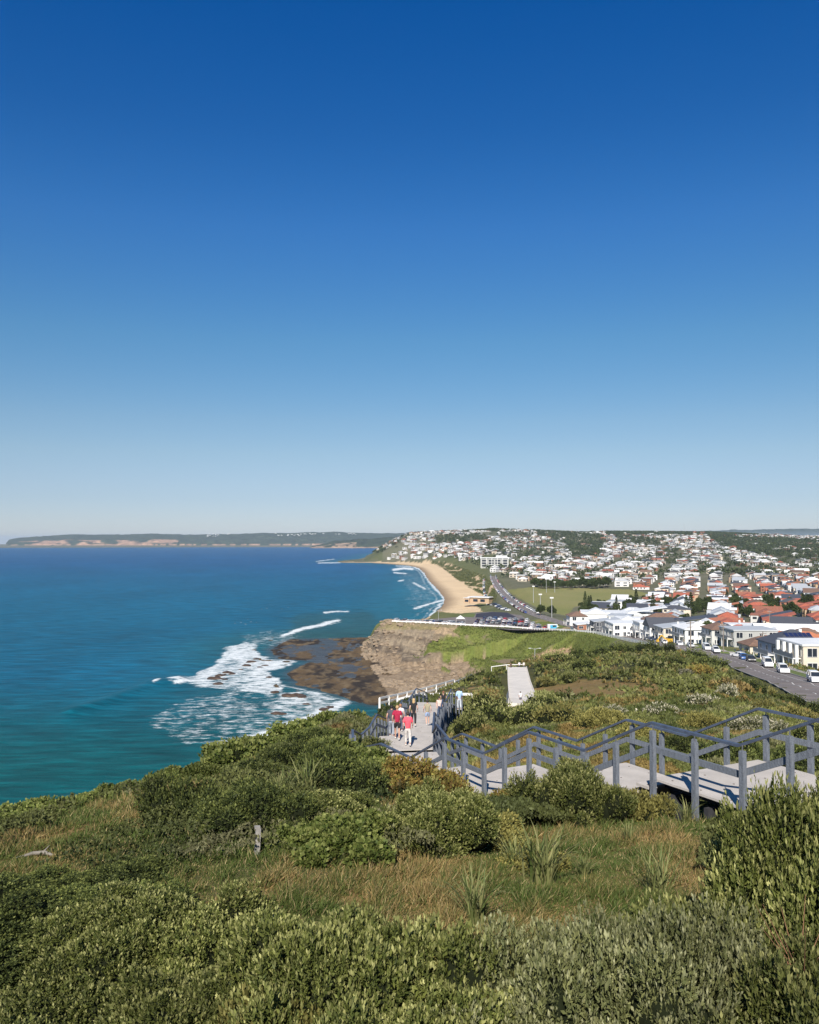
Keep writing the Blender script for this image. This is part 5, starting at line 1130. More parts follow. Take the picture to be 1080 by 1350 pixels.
MB().box((6.2, -8, 1.6), (9, 4.2, 5.2)).obj('side_wing', WM['light grey'], hs_); mm = MB(); mm.add([(1.4, -10.5, 4.4), (11.2, -10.5, 4.4), (11.2, -5.8, 5.9), (1.4, -5.8, 5.9), (1.4, -10.5, 4.2), (11.2, -10.5, 4.2), (11.2, -5.8, 5.7), (1.4, -5.8, 5.7)], [(0, 1, 2, 3), (7, 6, 5, 4), (0, 4, 5, 1), (1, 5, 6, 2), (2, 6, 7, 3), (3, 7, 4, 0)]); mm.obj('wing_roof', RM['light grey'], hs_)
house(HX(985, 262)+6, 268, 0, 10, 9, 3, 'hip', 'cream', 'brown', label='small cream bungalow with a brown hip roof beside the blue-grey house', rh=2.4)
gb = house(HX(992, 300), 305, 0, 15, 14, 6, 'flat', 'grey', 'light grey', label='large plain grey block with a flat parapet and few windows')
house(HX(953, 315), 321, 0, 8.5, 11, 6, 'hip', 'light grey', 'brown', label='narrow two-storey house with a brown hip roof right of the big white roof', rh=2)
house(HX(924, 335), 343, 0, 13, 17, 6, 'hip', 'white', 'white', label='white house with a broad bright white roof on the coast road', rh=2.2)
house(HX(893, 360), 367, 0, 12, 13, 6, 'mono', 'cream', 'light grey', label='cream two-storey house with a sloping grey roof left of the broad white roof', rh=1.4)
house(HX(877, 372), 382, 0, 11, 10, 6, 'gable', 'white', 'dark grey', label='white house with a steep dark gable facing the sea road', rh=3.6)
house(HX(858, 392), 399, 0, 10, 12, 7, 'flat', 'white', 'white', label='tall white cubic house between the gabled house and the long white one')
house(HX(829, 405), 416, 0, 14, 18, 6, 'flat', 'white', 'white', label='long white two-storey house with a curved balcony row on the coast road')
house(HX(802, 432), 441, 0, 13, 12, 6, 'mono', 'charcoal', 'light grey', label='charcoal house with a grey sloping roof at the bend of the road', rh=1.2)
house(HX(775, 460), 467, 0, 11, 12, 3, 'mono', 'brick', 'white', label='low white-roofed house with red brick at the bend of the road', rh=1.2)
house(HX(762, 500), 505, 0, 10, 12, 6, 'hip', 'white', 'brown', label='white house with a brown hip roof at the corner of the playing field')
for px, Y, w_, d_2, h_, k_, wa, ro_, lb in ((800, 560, 34, 24, 6, 'flat', 'white', 'white', 'long flat white hall beside the playing field'), (845, 545, 28, 20, 6, 'mono', 'white', 'white', 'white hall with a slanting roof right of the long flat hall'), (838, 470, 22, 14, 6, 'flat', 'light grey', 'white', 'pale flat-roofed block behind the coast road houses'),
        (872, 455, 20, 14, 6, 'hip', 'white', 'brown', 'white house with a wide brown roof behind the coast road'), (905, 440, 26, 15, 5, 'mono', 'white', 'dark grey', 'low white building with a long dark roof'), (950, 430, 34, 12, 4, 'flat', 'white', 'white', 'long low white-roofed row behind the broad white roof'),
        (975, 380, 14, 11, 3, 'hip', 'brick', 'red', 'brick house with a red hip roof behind the grey block'), (1000, 372, 13, 11, 3, 'gable', 'grey', 'light grey', 'grey gabled house right of the red hip roof'), (1035, 345, 24, 12, 4, 'gable', 'white', 'white', 'long white gabled shed behind the solar house'), (1060, 330, 14, 12, 3, 'hip', 'tan', 'brown', 'tan house with a brown hip roof near the right edge'),
        (1015, 318, 15, 12, 3, 'hip', 'white', 'rust', 'white house with a rust-brown hip roof behind the solar house'), (1060, 285, 16, 13, 3, 'hip', 'brick', 'orange', 'brick house with an orange tiled roof right of the solar house'), (1035, 300, 13, 11, 3, 'hip', 'white', 'white', 'small house with a white hip roof among the brown roofs')):
    house(HX(px, Y), Y, -a19*.6, w_, d_2, h_, k_, wa, ro_, label=lb, detail=1)
t_ = thing('beach_pavilion', (HX(634, 900), 900, 6.2), -.5, label='white-roofed beach pavilion with a brown end wall beside the sand', category='pavilion')
MB().box((0, 0, 2), (22, 10, 6)).box((-13, -1, 1.4), (6, 12, 5)).obj('wall', WM['tan'], t_); MB().box((0, 0, 5.3), (24, 13, .6)).box((-13, -1, 4.2), (7, 13, .3)).obj('roof', RM['white'], t_); MB().box((4, -5.1, 2), (5, .2, 2.6)).box((-4, -5.1, 2), (5, .2, 2.6)).box((-13, -7.1, 1.4), (4, .2, 2.2)).obj('opening', GL, t_)
t_ = thing('apartment_building', (HX(652, 1750), 1750, float(HG(HX(652, 1750), 1750))), -.1, label='wide white-framed apartment building above the far end of the beach road', category='apartment building')
b = MB().box((0, 0, 8), (54, 18, 22)); b.obj('wall', WM['grey'], t_); MB().box((0, 0, 19.6), (58, 22, 1.4)).box((14, 0, 22), (22, 14, 4)).obj('roof', RM['white'], t_)
for i in range(4):
    for j in range(3): MB().box((-20+13.3*i, -9.2, 4+5*j), (10, .5, 3)).obj('window', GL, t_)
b = MB(); [b.box((-27+10.8*i, -10.2, 9), (1, 2.6, 20)) for i in range(6)]; b.obj('frame', TRIM, t_)
# --- the rest of the town on its street grid
E1 = np.array([math.sin(a19), math.cos(a19)]); E2 = np.array([math.cos(a19), -math.sin(a19)]); ORG = np.array([175., 560.])
WOOD = [[(700, 697), (770, 700), (800, 708), (800, 716), (745, 716), (715, 708)], [(575, 706), (640, 704), (645, 712), (600, 717), (570, 716)], [(740, 712), (800, 714), (790, 736), (755, 734)], [(790, 696), (1000, 698), (1000, 707), (880, 706), (800, 706)], [(930, 705), (1090, 714), (1090, 742), (1010, 734), (950, 722)], [(810, 706), (870, 712), (870, 720), (815, 716)], [(600, 696), (700, 695), (690, 699), (610, 702)], [(640, 716), (670, 716), (665, 728), (640, 726)], [(480, 712), (492, 714), (510, 724), (500, 731), (488, 728)]]
placed = []
cand = []
hp = [tuple(o.location[:2]) for o in bpy.data.objects if o.get('category') in ('house', 'pavilion', 'apartment building')]
for i in range(-90, 130):
    for j in range(-60, 70):
        row = j//2; lat = row*56+(-13 if j % 2 else 13)+20; p_ = ORG+E1*(i*14.6-400)+E2*(lat-600)
        if 300 < p_[1] < 1250: cand.append((*p_, j % 2, i, j, 1.6))
for i in range(0, 190):
    for j in range(-50, 150):
        p_ = ORG+E1*(i*20.5+400)+E2*(j*22.5-1050)
        if 1250 <= p_[1] < 4500 and (j % 5 != 4 or p_[1] > 2300): cand.append((*p_, j % 2, 1, j, 4.5))
cand = np.array(cand); cx, cy = cand[:, 0]+rng.normal(size=len(cand))*cand[:, 5], cand[:, 1]+rng.normal(size=len(cand))*cand[:, 5]
cz = HG(cx, cy); cpx, cpy = proj(cx, cy, cz)
cross = (cand[:, 3].astype(int) % 13 == 0)
ok = (cpx > 470) & (cpx < 1115) & (cz > 3) & ~cross
ok &= ~((cpx < 640) & (cpy > 741)) & ~((cpx < 625) & (cpy > 739)) & ~((cpx < 510) & (cpy > 729)) & ~inpoly(cpx, cpy, [(560, 739), (600, 736), (660, 757), (668, 775), (662, 830), (500, 830)])
ok &= ~inpoly(cpx, cpy, [(655, 752), (700, 771), (835, 774), (862, 783), (800, 800), (760, 803), (755, 860), (600, 860), (640, 770)])
ok &= ~((distpl(cx, cy, [tuple(p) for p in RP[:, :2]])[0] < 30)); ok &= ~((cpy > 803) & (cpx < 790)) & ~((cpy > 848) & (cpx < 1090)) & ~((cx < 112) & (cy < 520))
ok &= ~((cpx > 920) & (cpx < 938) & (cpy > 745) & (cpy < 792))
inw = np.zeros(len(cx), bool)
for w_ in WOOD: inw |= inpoly(cpx, cpy, w_)
ok &= ~(inw & (rng.random(len(cx)) > .08)); ok &= rng.random(len(cx)) > .04+.10*fbm(cx/120, cy/120, 2, 300)+(.16 if True else 0)*(cy > 1250)+.7*(cy > 1250)*(fbm(cx/140, cy/190, 3, 310) > .57)
for q in hp: ok &= np.hypot(cx-q[0], cy-q[1]) > 19
hx, hy, hz, hpx, hpy, hj = cx[ok], cy[ok], cz[ok], cpx[ok], cpy[ok], cand[ok, 2]
o_ = np.argsort(hy); hx, hy, hz, hpx, hpy, hj = [a[o_] for a in (hx, hy, hz, hpx, hpy, hj)]
NI = 262
def pick(r, px_, y_):
    red = .34*float(sstep(820, 1000, px_))*float(sstep(1700, 700, y_))+.12
    u = r.random()
    ro = 'red' if u < red*.55 else 'orange' if u < red*.8 else 'rust' if u < red*1.1 else 'brown' if u < red*1.1+.08 else 'dark grey' if u < red*1.1+.24 else 'light grey' if u < red*1.1+.46 else 'white'
    u = r.random(); wa = 'white' if u < .38 else 'cream' if u < .62 else 'light grey' if u < .78 else 'brick' if u < .9 else 'tan'
    return wa, ro
shapes = [(11, 14, 3, 'hip'), (12, 16, 3, 'gable'), (10, 15, 6, 'hip'), (13, 17, 6, 'flat'), (12, 15, 3, 'hip'), (11, 16, 6, 'gable'), (14, 14, 6, 'mono')]
def zone(px_, y_):
    if y_ < 620: return 'behind the coast road'
    if px_ < 760: return 'beyond the playing field'
    return 'right of the field' if y_ < 800 else 'in mid town'
for i in range(NI):
    w_, d_2, h_, k_ = shapes[rng.integers(7)]; wa, ro_ = pick(rng, hpx[i], hy[i])
    house(hx[i], hy[i], -a19+rng.normal()*.04+(math.pi/2 if rng.random() < .3 else 0), w_, d_2, h_, k_, wa, ro_, base='%s-roofed %s %s %s' % (ro_, wa, 'house' if h_ == 3 else 'two-storey house', zone(hpx[i], hy[i])), detail=1)
# far houses as one mass
def rot(V_, a): c, s = math.cos(a), math.sin(a); V2 = V_.copy(); V2[:, 0] = V_[:, 0]*c-V_[:, 1]*s; V2[:, 1] = V_[:, 0]*s+V_[:, 1]*c; return V2
rcol = {'white': (.82, .81, .79), 'red': (.36, .13, .09), 'orange': (.42, .19, .11), 'rust': (.30, .13, .09), 'brown': (.20, .13, .10), 'dark grey': (.09, .10, .11), 'light grey': (.48, .49, .50)}
wcol = {'white': (.80, .78, .75), 'cream': (.66, .57, .46), 'light grey': (.58, .57, .55), 'brick': (.34, .17, .11), 'tan': (.46, .34, .24)}
Vs, Fs4, Fs3, Cs_ = [], [], [], []; n_ = 0
for i in range(NI, len(hx)):
    w_, d_2, h_, k_ = shapes[rng.integers(7)]; s_ = rng.uniform(.65, 1.25); w_ *= s_; d_2 *= s_; wa, ro_ = pick(rng, hpx[i], hy[i]); a = -a19+(math.pi/2 if rng.random() < .45 else 0)+rng.normal()*(.1 if hy[i] < 1400 else .5)
    rh = w_*.24; x, y = w_/2, d_2/2; zz = hz[i]-2; hh = h_+2+rng.random()
    Vh = np.array([(-x, -y, 0), (x, -y, 0), (x, y, 0), (-x, y, 0), (-x, -y, hh), (x, -y, hh), (x, y, hh), (-x, y, hh)]); cw = np.tile(wcol[wa], (8, 1))
    if k_ in ('flat', 'mono'): Vr = np.array([(-x-.4, -y-.4, hh+.1), (x+.4, -y-.4, hh+.1), (x+.4, y+.4, hh+.1), (-x-.4, y+.4, hh+.1)]); Fr4 = [(8, 9, 10, 11)]; Fr3 = []
    else: hp_ = x if k_ == 'hip' else 0; Vr = np.array([(-x-.5, -y-.5, hh), (x+.5, -y-.5, hh), (x+.5, y+.5, hh), (-x-.5, y+.5, hh), (0, -y+hp_, hh+rh), (0, y-hp_, hh+rh)]); Fr4 = [(9, 10, 13, 12), (11, 8, 12, 13)]; Fr3 = [(8, 9, 12), (10, 11, 13)]
    Vw = []; Fw = []
    b0 = 8+len(Vr)
    for q, (ax, L_) in enumerate(((0, w_), (1, d_2))):
        for f in (-.25, .25):
            for st_ in range(1 if h_ == 3 else 2):
                c_ = f*L_; hw = L_*.13; z_0 = 2.9+st_*3
                if ax == 0: quad = [(c_-hw, -y-.05, z_0), (c_+hw, -y-.05, z_0), (c_+hw, -y-.05, z_0+1.5), (c_-hw, -y-.05, z_0+1.5)]
                else: quad = [(-x-.05, c_-hw, z_0), (-x-.05, c_+hw, z_0), (-x-.05, c_+hw, z_0+1.5), (-x-.05, c_-hw, z_0+1.5)]
                k2 = b0+len(Vw); Vw += quad; Fw.append((k2, k2+1, k2+2, k2+3))
    Va = rot(np.concatenate([Vh, Vr, np.array(Vw)]), a)+np.array([hx[i], hy[i], zz]); Vs.append(Va)
    Cs_.append(np.concatenate([cw, np.tile(rcol[ro_], (len(Vr), 1)), np.tile((.06, .07, .08), (len(Vw), 1))])*rng.uniform(.62, 1.0))
    for f_ in [(0, 1, 5, 4), (1, 2, 6, 5), (2, 3, 7, 6), (3, 0, 4, 7)]+Fr4+Fw: Fs4.append([q+n_ for q in f_])
    for f_ in Fr3: Fs3.append([q+n_ for q in f_])
    n_ += len(Va)
FH = colmat('far_house_surfaces', nscale=.3, nvar=.12, bump=.05); 
tag(link('far_houses', mk_mesh('far_houses', np.concatenate(Vs), [np.array(Fs4)]+([np.array(Fs3)] if Fs3 else []), [FH], col=np.concatenate(Cs_))), 'dense mass of white and tiled houses covering the far hills', 'houses', kind='stuff')
print('houses', len(hx), 'individual', NI)
# --- trees of the town
def tree_mesh(seed, R=4, H=8, n_=700, kind='round', leaf=.9):
    r = np.random.default_rng(seed)
    if kind == 'round':
        lobes = [(0, 0, H*.62, R*.6, .9)]+[(R*.5*math.cos(i*2.1+seed), R*.5*math.sin(i*2.1+seed), H*(.45+.13*(i % 4)), R*r.uniform(.32, .5), .85) for i in range(7)]
        P, D = blob_points(lobes, n_/sum(l[3]**2*6.3 for l in lobes), r, -.6)
    else:
        P = []; 
        for i in range(n_): f = r.random(); th = r.uniform(0, 6.28); lay = round(f*9)/9; rr_ = R*(1-lay)*.9*math.sqrt(r.random())+.25; P.append((rr_*math.cos(th), rr_*math.sin(th), H*(.15+.85*lay)+r.normal()*.12))
        P = np.array(P); D = nrm(P*np.array([1, 1, 0])+[0, 0, .35]+r.normal(size=P.shape)*.2)
    k_ = 3; Pr = np.repeat(P, k_, 0); Dr = nrm(np.repeat(D, k_, 0)*.5+r.normal(size=Pr.shape)*.6)
    Vv, Fv = leaves(Pr, Dr, leaf*r.uniform(.6, 1.3, len(Pr)), leaf*.5, r)
    c = mixn(C3(.035, .055, .018), C3(.085, .105, .035), r.random((len(P), 1))); c = np.repeat(c, 4*k_, 0)
    me = mk_mesh('crown', Vv, Fv, [LEAF], col=c); b = MB()
    b.tube([(0, 0, -.8), (.1, 0, H*.3), (0, .1, H*.62 if kind == 'round' else H*.95)], [R*.09, R*.065, R*.02], 7)
    if kind == 'round':
        for i in range(4): th = i*1.6+seed; b.tube([(0, 0, H*.28), (R*.3*math.cos(th), R*.3*math.sin(th), H*.5), (R*.5*math.cos(th), R*.5*math.sin(th), H*.66)], [R*.05, R*.03, R*.012], 5)
    return me, b.mesh('trunk', [BARK], True), (Vv, Fv, c)
TR = [tree_mesh(i) for i in range(4)]; PN = [tree_mesh(9+i, 3.2, 15, 700, 'pine', .8) for i in range(2)]
def tree(x, y, s_, kind='round', base=None, label=None, grp='trees of the town'):
    m_ = (TR if kind == 'round' else PN)[int(rng.integers(4 if kind == 'round' else 2))]; z = float(HG(x, y))
    t_ = thing('pine_tree' if kind == 'pine' else 'leafy_tree', (x, y, z), rng.uniform(0, 6.28), (s_, s_, s_*rng.uniform(.85, 1.15))); t_['category'] = 'tree'
    link('crown', m_[0], t_); link('trunk', m_[1], t_)
    if label: t_['label'] = label; t_['group'] = grp
    else: later(t_, base, grp)
for i in range(34):      # belt along the far side of the playing field
    px_ = 702+i*3.0+rng.normal()*1.2; Y = 1075+rng.normal()*16; tree(HX(px_, Y), Y, rng.uniform(1.0, 1.45), base='dark round tree in the belt behind the playing field', grp='trees beside the playing field')
for px_, Y, s_, k_, lb in ((712, 600, .85, 'round', 'thin tree left of the two trees at the near corner of the field'), (727, 590, .9, 'round', 'tree right of its twin at the near corner of the field'), (910, 610, 1.15, 'pine', 'tall dark pine standing left of the two in the middle of the town'), (904, 640, 1.0, 'pine', 'dark pine beside the tall one in the middle of the town'), (948, 480, 1.0, 'round', 'dark bushy tree among the red roofs'), (838, 780, 1.0, 'pine', 'pine at the right end of the playing field'),
        (1062, 640, 1.5, 'round', 'broad dark tree near the right edge of the town'), (1045, 560, 1.1, 'round', 'dark tree left of the broad tree near the right edge'), (1010, 520, 1.2, 'round', 'dark tree between red roofs at right'), (865, 430, .8, 'round', 'small tree in the yard behind the tall white cubic house'), (930, 400, .8, 'round', 'palm-like tree behind the broad white roof'), (900, 505, 1.0, 'round', 'round tree behind the long dark roof')):
    tree(HX(px_, Y), Y, s_, k_, label=lb)
# garden trees between the nearer houses
tx = rng.uniform(95, 520, 2600); ty = rng.uniform(420, 1500, 2600); tz = HG(tx, ty); tpx, tpy = proj(tx, ty, tz)
tok = (tpx > 765) & (tpx < 1110) & (tpy < 815) & ~inpoly(tpx, tpy, FIELD) & (distpl(tx, ty, [tuple(p) for p in RP[:, :2]])[0] > 24); tx, ty = tx[tok], ty[tok]
hh_ = np.stack([hx, hy], 1); keep_ = []
for i in range(len(tx)):
    if np.min(np.hypot(hh_[:, 0]-tx[i], hh_[:, 1]-ty[i])) > 7.5 and all(math.hypot(tx[i]-q[0], ty[i]-q[1]) > 12 for q in hp): keep_.append(i)
keep_ = sorted(keep_, key=lambda i: ty[i])[:190]
for i in keep_: tree(tx[i], ty[i], rng.uniform(.5, .95), 'pine' if rng.random() < .08 else 'round', base='garden tree between the houses '+zone(proj(tx[i], ty[i], 15)[0], ty[i]))
# far woods
wx = rng.uniform(-180, 2300, 60000); wy = rng.uniform(900, 4500, 60000); wz = HG(wx, wy); wpx, wpy = proj(wx, wy, wz)
inw = np.zeros(len(wx), bool)
for w_ in WOOD: inw |= inpoly(wpx, wpy, w_)
gard = (wpx > 500) & (wpx < 1110) & (wpy < 765) & (wz > 8) & ~inpoly(wpx, wpy, [(480, 760), (560, 735), (600, 738), (660, 757), (660, 790)]) & ~((wpx < 560) & (wpy > 733))
patchy = fbm(wx/130, wy/170, 3, 310)
ok = (inw & (rng.random(len(wx)) < .95)) | (gard & (patchy > .57) & (rng.random(len(wx)) < .5)) | (gard & (rng.random(len(wx)) < .20)); ok &= (wpx > 470)
wx, wy, wz = wx[ok][:15000], wy[ok][:15000], wz[ok][:15000]
r = rng; k_ = 16; n_ = len(wx); P = np.repeat(np.stack([wx, wy, wz+3.0], 1), k_, 0); Dd = nrm(r.normal(size=P.shape)); Dd[:, 2] = np.abs(Dd[:, 2]); sc3 = np.repeat(r.uniform(2.2, 4.6, n_), k_)
P = P+Dd*np.stack([sc3, sc3, sc3*1.1], 1); Vv, Fv = leaves(P-Dd*1.0, nrm(Dd+r.normal(size=P.shape)*.6), r.uniform(2.5, 4.5, len(P)), r.uniform(1.8, 3.2, len(P)), r)
c = np.repeat(mixn(C3(.030, .042, .018), C3(.065, .080, .032), r.random((n_, 1))), k_*4, 0)*np.repeat(r.uniform(.7, 1.3, (len(P), 1)), 4, 0)
tag(link('woodland', mk_mesh('woodland', Vv, Fv, [LEAF], col=c)), 'dark green woods and garden trees on the far hills', 'woodland', kind='stuff')
# specks of houses on the far coast
b = MB()
for i in range(60):
    px_ = rng.choice([rng.uniform(350, 480), rng.uniform(270, 310), rng.uniform(380, 470)]); b.box((HX(px_, 13300), 13300+rng.normal()*60, pt(px_, rng.uniform(703, 708), 13300)[2]+2), (rng.uniform(18, 32), 30, rng.uniform(7, 12)))
tag(b.obj('distant_houses', WM['light grey']), 'tiny white houses scattered along the distant coast ridge', 'houses', kind='stuff')
# ================================================================ STREET FURNITURE
POLE = paint('pole_timber', (.24, .20, .165), .9, var=.25); GALV = paint('galvanised', (.50, .50, .50), .5, .3)
def pole(px_, Y, H, kind, label, z=None):
    x = HX(px_, Y); z = float(HG(x, Y)) if z is None else z
    nm = {'power': 'power_pole', 'lamp': 'street_lamp', 'field': 'floodlight_pole', 'mast': 'radio_mast'}[kind]
    t_ = thing(nm, (x, Y, z), label=label, category=nm.replace('_', ' '), group='poles along the road and field')
    if kind == 'power':
        MB().tube([(0, 0, -1), (0, 0, H)], [.18, .12], 8).obj('pole', POLE, t_); MB().box((0, 0, H-.5), (2.6, .14, .16), rz=.5).box((0, 0, H-1.5), (2.0, .12, .14), rz=.5).obj('crossarm', POLE, t_); b = MB(); [b.tube([(s_*1.1*math.cos(.5), s_*1.1*math.sin(.5), H-.42), (s_*1.1*math.cos(.5), s_*1.1*math.sin(.5), H-.18)], .06, 6) for s_ in (-1, -.4, .4, 1)]; b.obj('insulator', TRIM, t_)
    elif kind == 'lamp':
        MB().tube([(0, 0, -1), (0, 0, H)], [.13, .09], 8).obj('pole', GALV, t_)
        for s_ in (-1, 1): MB().tube([(0, 0, H-.3), (s_*1.5, 0, H+.1)], .05, 6).obj('arm', GALV, t_); MB().box((s_*1.9, 0, H+.1), (.9, .35, .16)).obj('lamp_head', TRIM, t_)
    elif kind == 'field': MB().tube([(0, 0, -1), (0, 0, H)], [.25, .16], 8).obj('pole', GALV, t_); MB().box((0, 0, H), (2.4, .3, .9)).obj('floodlight', TRIM, t_)
    else: MB().tube([(0, 0, -1), (0, 0, H)], [1.0, .35], 6).obj('mast', GALV, t_)
pole(909, 212, 9.5, 'power', 'timber power pole at the left end of the visible road'); pole(952, 262, 9.0, 'power', 'timber power pole beside the brown-roofed narrow house'); pole(1004, 235, 8.0, 'power', 'timber power pole in front of the blue-grey house')
pole(1013, 400, 11, 'power', 'timber power pole among the roofs behind the solar house'); pole(790, 425, 9, 'lamp', 'pale street lamp at the bend by the charcoal house'); pole(704.5, 330, 8, 'lamp', 'double-armed lamp post on the edge of the cove', z=17.2+4)
pole(720, 985, 17, 'field', 'tall floodlight pole at the far side of the playing field'); pole(731, 990, 12, 'field', 'short floodlight pole beside the tall one at the field'); pole(712, 640, 13, 'field', 'floodlight pole at the near left corner of the field'); pole(727, 575, 13, 'field', 'floodlight pole beside the tree at the field corner'); pole(703, 800, 15, 'field', 'floodlight pole on the left side of the field')
pole(902, 4000, 42, 'mast', 'thin radio mast standing on the far ridge'); pole(872, 540, 14, 'field', 'lone tall pole behind the coast road houses'); pole(960, 560, 12, 'power', 'power pole among the red roofs')
pole(591, 595, 7, 'lamp', 'lamp post over the beach left of the marquee', z=9); pole(578, 560, 7, 'lamp', 'lamp post at the clifftop car park edge')
# marquee, food truck, excavator
t_ = thing('marquee', (HX(607, 553), 553, 18.3), label='small white marquee at the seaward end of the car park', category='marquee')
m_ = MB(); m_.add([(-2.8, -2.8, 2.2), (2.8, -2.8, 2.2), (2.8, 2.8, 2.2), (-2.8, 2.8, 2.2), (0, 0, 4.2)], [(0, 1, 4), (1, 2, 4), (2, 3, 4), (3, 0, 4)]); m_.obj('canopy', WHITE, t_); [MB().box((a*2.7, b_*2.7, 1.1), (.12, .12, 2.3)).obj('leg', GALV, t_) for a in (-1, 1) for b_ in (-1, 1)]
t_ = thing('food_truck', (HX(727.5, 497), 497, 19.0), .05, label='white and turquoise food truck parked by the clifftop barrier', category='food truck')
MB().box((0, 0, 1.9), (5.6, 2.3, 2.7)).obj('body', WHITE, t_); MB().box((.5, -1.17, 1.9), (3.9, .05, 2.0)).obj('side_panel', paint('turquoise', (.06, .38, .60), .5, var=.5, scale=2), t_); MB().box((.9, -1.2, 2.3), (1.8, .06, .9)).obj('serving_hatch', GL, t_); MB().box((3.4, 0, 1.2), (1.3, 2.1, 1.7)).obj('cab', WHITE, t_)
for a in (-1.8, 3.0): MB().tube([(a, -1.15, .42), (a, 1.15, .42)], .42, 12).obj('wheel', paint('tyre', (.02, .02, .02), .8), t_)
YEL = paint('machine_yellow', (.70, .42, .05), .5)
t_ = thing('excavator', (HX(880, 345), 345, float(HG(HX(880, 345), 345))), .4, label='small yellow excavator working in front of the white houses', category='excavator')
MB().box((0, 0, 1.5), (2.6, 2.0, 1.3)).obj('body', YEL, t_); MB().box((.5, -.3, 2.6), (1.2, 1.2, 1.2)).obj('cab', GL, t_); [MB().box((0, s_, .4), (3.2, .5, .8)).obj('track', paint('tyre', (.02, .02, .02), .8), t_) for s_ in (-1, 1)]
MB().beam((-1.2, 0, 1.8), (-3.4, 0, 3.6), .3, .4).beam((-3.4, 0, 3.6), (-5.2, 0, 2.0), .25, .3).obj('boom', YEL, t_); MB().box((-5.3, 0, 1.5), (.8, .9, .8)).obj('bucket', YEL, t_)
# ================================================================ CARS
TY = paint('tyre', (.02, .02, .02), .8); RIM = paint('rim', (.5, .5, .52), .35, .8); HLM = paint('headlight', (.75, .75, .72), .15, spec=.9); TLM = paint('taillight', (.45, .02, .02), .25)
CCOL = {'white': (.80, .80, .80), 'silver': (.48, .49, .50), 'black': (.018, .018, .02), 'dark blue': (.02, .035, .10), 'red': (.42, .02, .02), 'grey': (.15, .16, .17), 'blue': (.04, .12, .34)}
CM = {k: paint('car_'+k.replace(' ', '_'), v, .28, var=.04, spec=.6) for k, v in CCOL.items()}
CPROF = {'sedan': ([(-2.3, .35), (-2.32, .8), (-1.75, .98), (1.0, .98), (2.15, .85), (2.3, .6), (2.28, .32)], [(-1.7, .96), (-1.15, 1.42), (.25, 1.45), (1.05, .96)]),
         'hatchback': ([(-1.95, .35), (-2.0, .9), (-1.8, 1.0), (1.0, 1.0), (1.85, .88), (2.0, .6), (1.98, .32)], [(-1.85, .98), (-1.55, 1.46), (.2, 1.5), (1.05, .98)]),
         'four-wheel drive': ([(-2.3, .45), (-2.35, 1.05), (-2.25, 1.15), (1.05, 1.15), (2.2, 1.05), (2.35, .75), (2.33, .42)], [(-2.25, 1.13), (-2.05, 1.75), (.25, 1.8), (1.1, 1.13)]),
         'van': ([(-2.4, .4), (-2.45, 1.2), (-2.4, 1.3), (1.5, 1.3), (2.3, 1.05), (2.45, .7), (2.4, .38)], [(-2.42, 1.28), (-2.38, 2.0), (1.0, 2.05), (1.7, 1.28)])}
CARM = {}
def car_meshes(kind):
    if kind in CARM: return CARM[kind]
    lo, up = CPROF[kind]
    def loft(prof, w0, w1):
        n_ = len(prof); zs = [p_[1] for p_ in prof]; zm, zM = min(zs), max(zs); V_ = []
        for s_ in (-1, 1):
            for a, z in prof: k = (z-zm)/(zM-zm); V_.append((a, s_*(w0+(w1-w0)*k)/2, z))
        return V_, [tuple(range(n_)), tuple(range(2*n_-1, n_-1, -1))]+[(i, i+n_, (i+1) % n_+n_, (i+1) % n_) for i in range(n_)]
    g_ = MB(); g_.add(*loft(up, 1.62, 1.28))
    body = MB(); body.add(*loft(lo, 1.80, 1.74)); L_ = (up[1][0], up[2][0]); zt = max(up[1][1], up[2][1])
    body.add(*loft([(up[1][0]-.04, up[1][1]-.03), (up[1][0], up[1][1]+.035), (up[2][0], up[2][1]+.035), (up[2][0]+.05, up[2][1]-.04)], 1.34, 1.26))
    for s_ in (-1, 1):
        for p_, q in (((up[0][0], up[0][1]), (up[1][0], up[1][1])), ((up[3][0], up[3][1]), (up[2][0], up[2][1])), (((up[0][0]+up[3][0])/2, up[0][1]), ((up[1][0]+up[2][0])/2, up[1][1]))): body.beam((p_[0], s_*.815, p_[1]), (q[0], s_*.655, q[1]), .07, .07)
        body.box((.85, s_*.95, 1.02 if kind != 'van' else 1.3), (.15, .2, .13))
    wh = MB().tube([(0, -.11, 0), (0, .11, 0)], .33, 14); rm = MB().tube([(0, -.12, 0), (0, .12, 0)], .2, 10)
    fx, bx2 = lo[-2][0], lo[1][0]
    hl = MB().box((0, 0, 0), (.16, .38, .16)); tl = MB().box((0, 0, 0), (.12, .3, .2))
    CARM[kind] = (body, {}, g_.mesh('windows', [GL]), wh.mesh('wheel', [TY]), rm.mesh('rim', [RIM]), hl.mesh('headlight', [HLM]), tl.mesh('taillight', [TLM]), fx, bx2, lo); return CARM[kind]
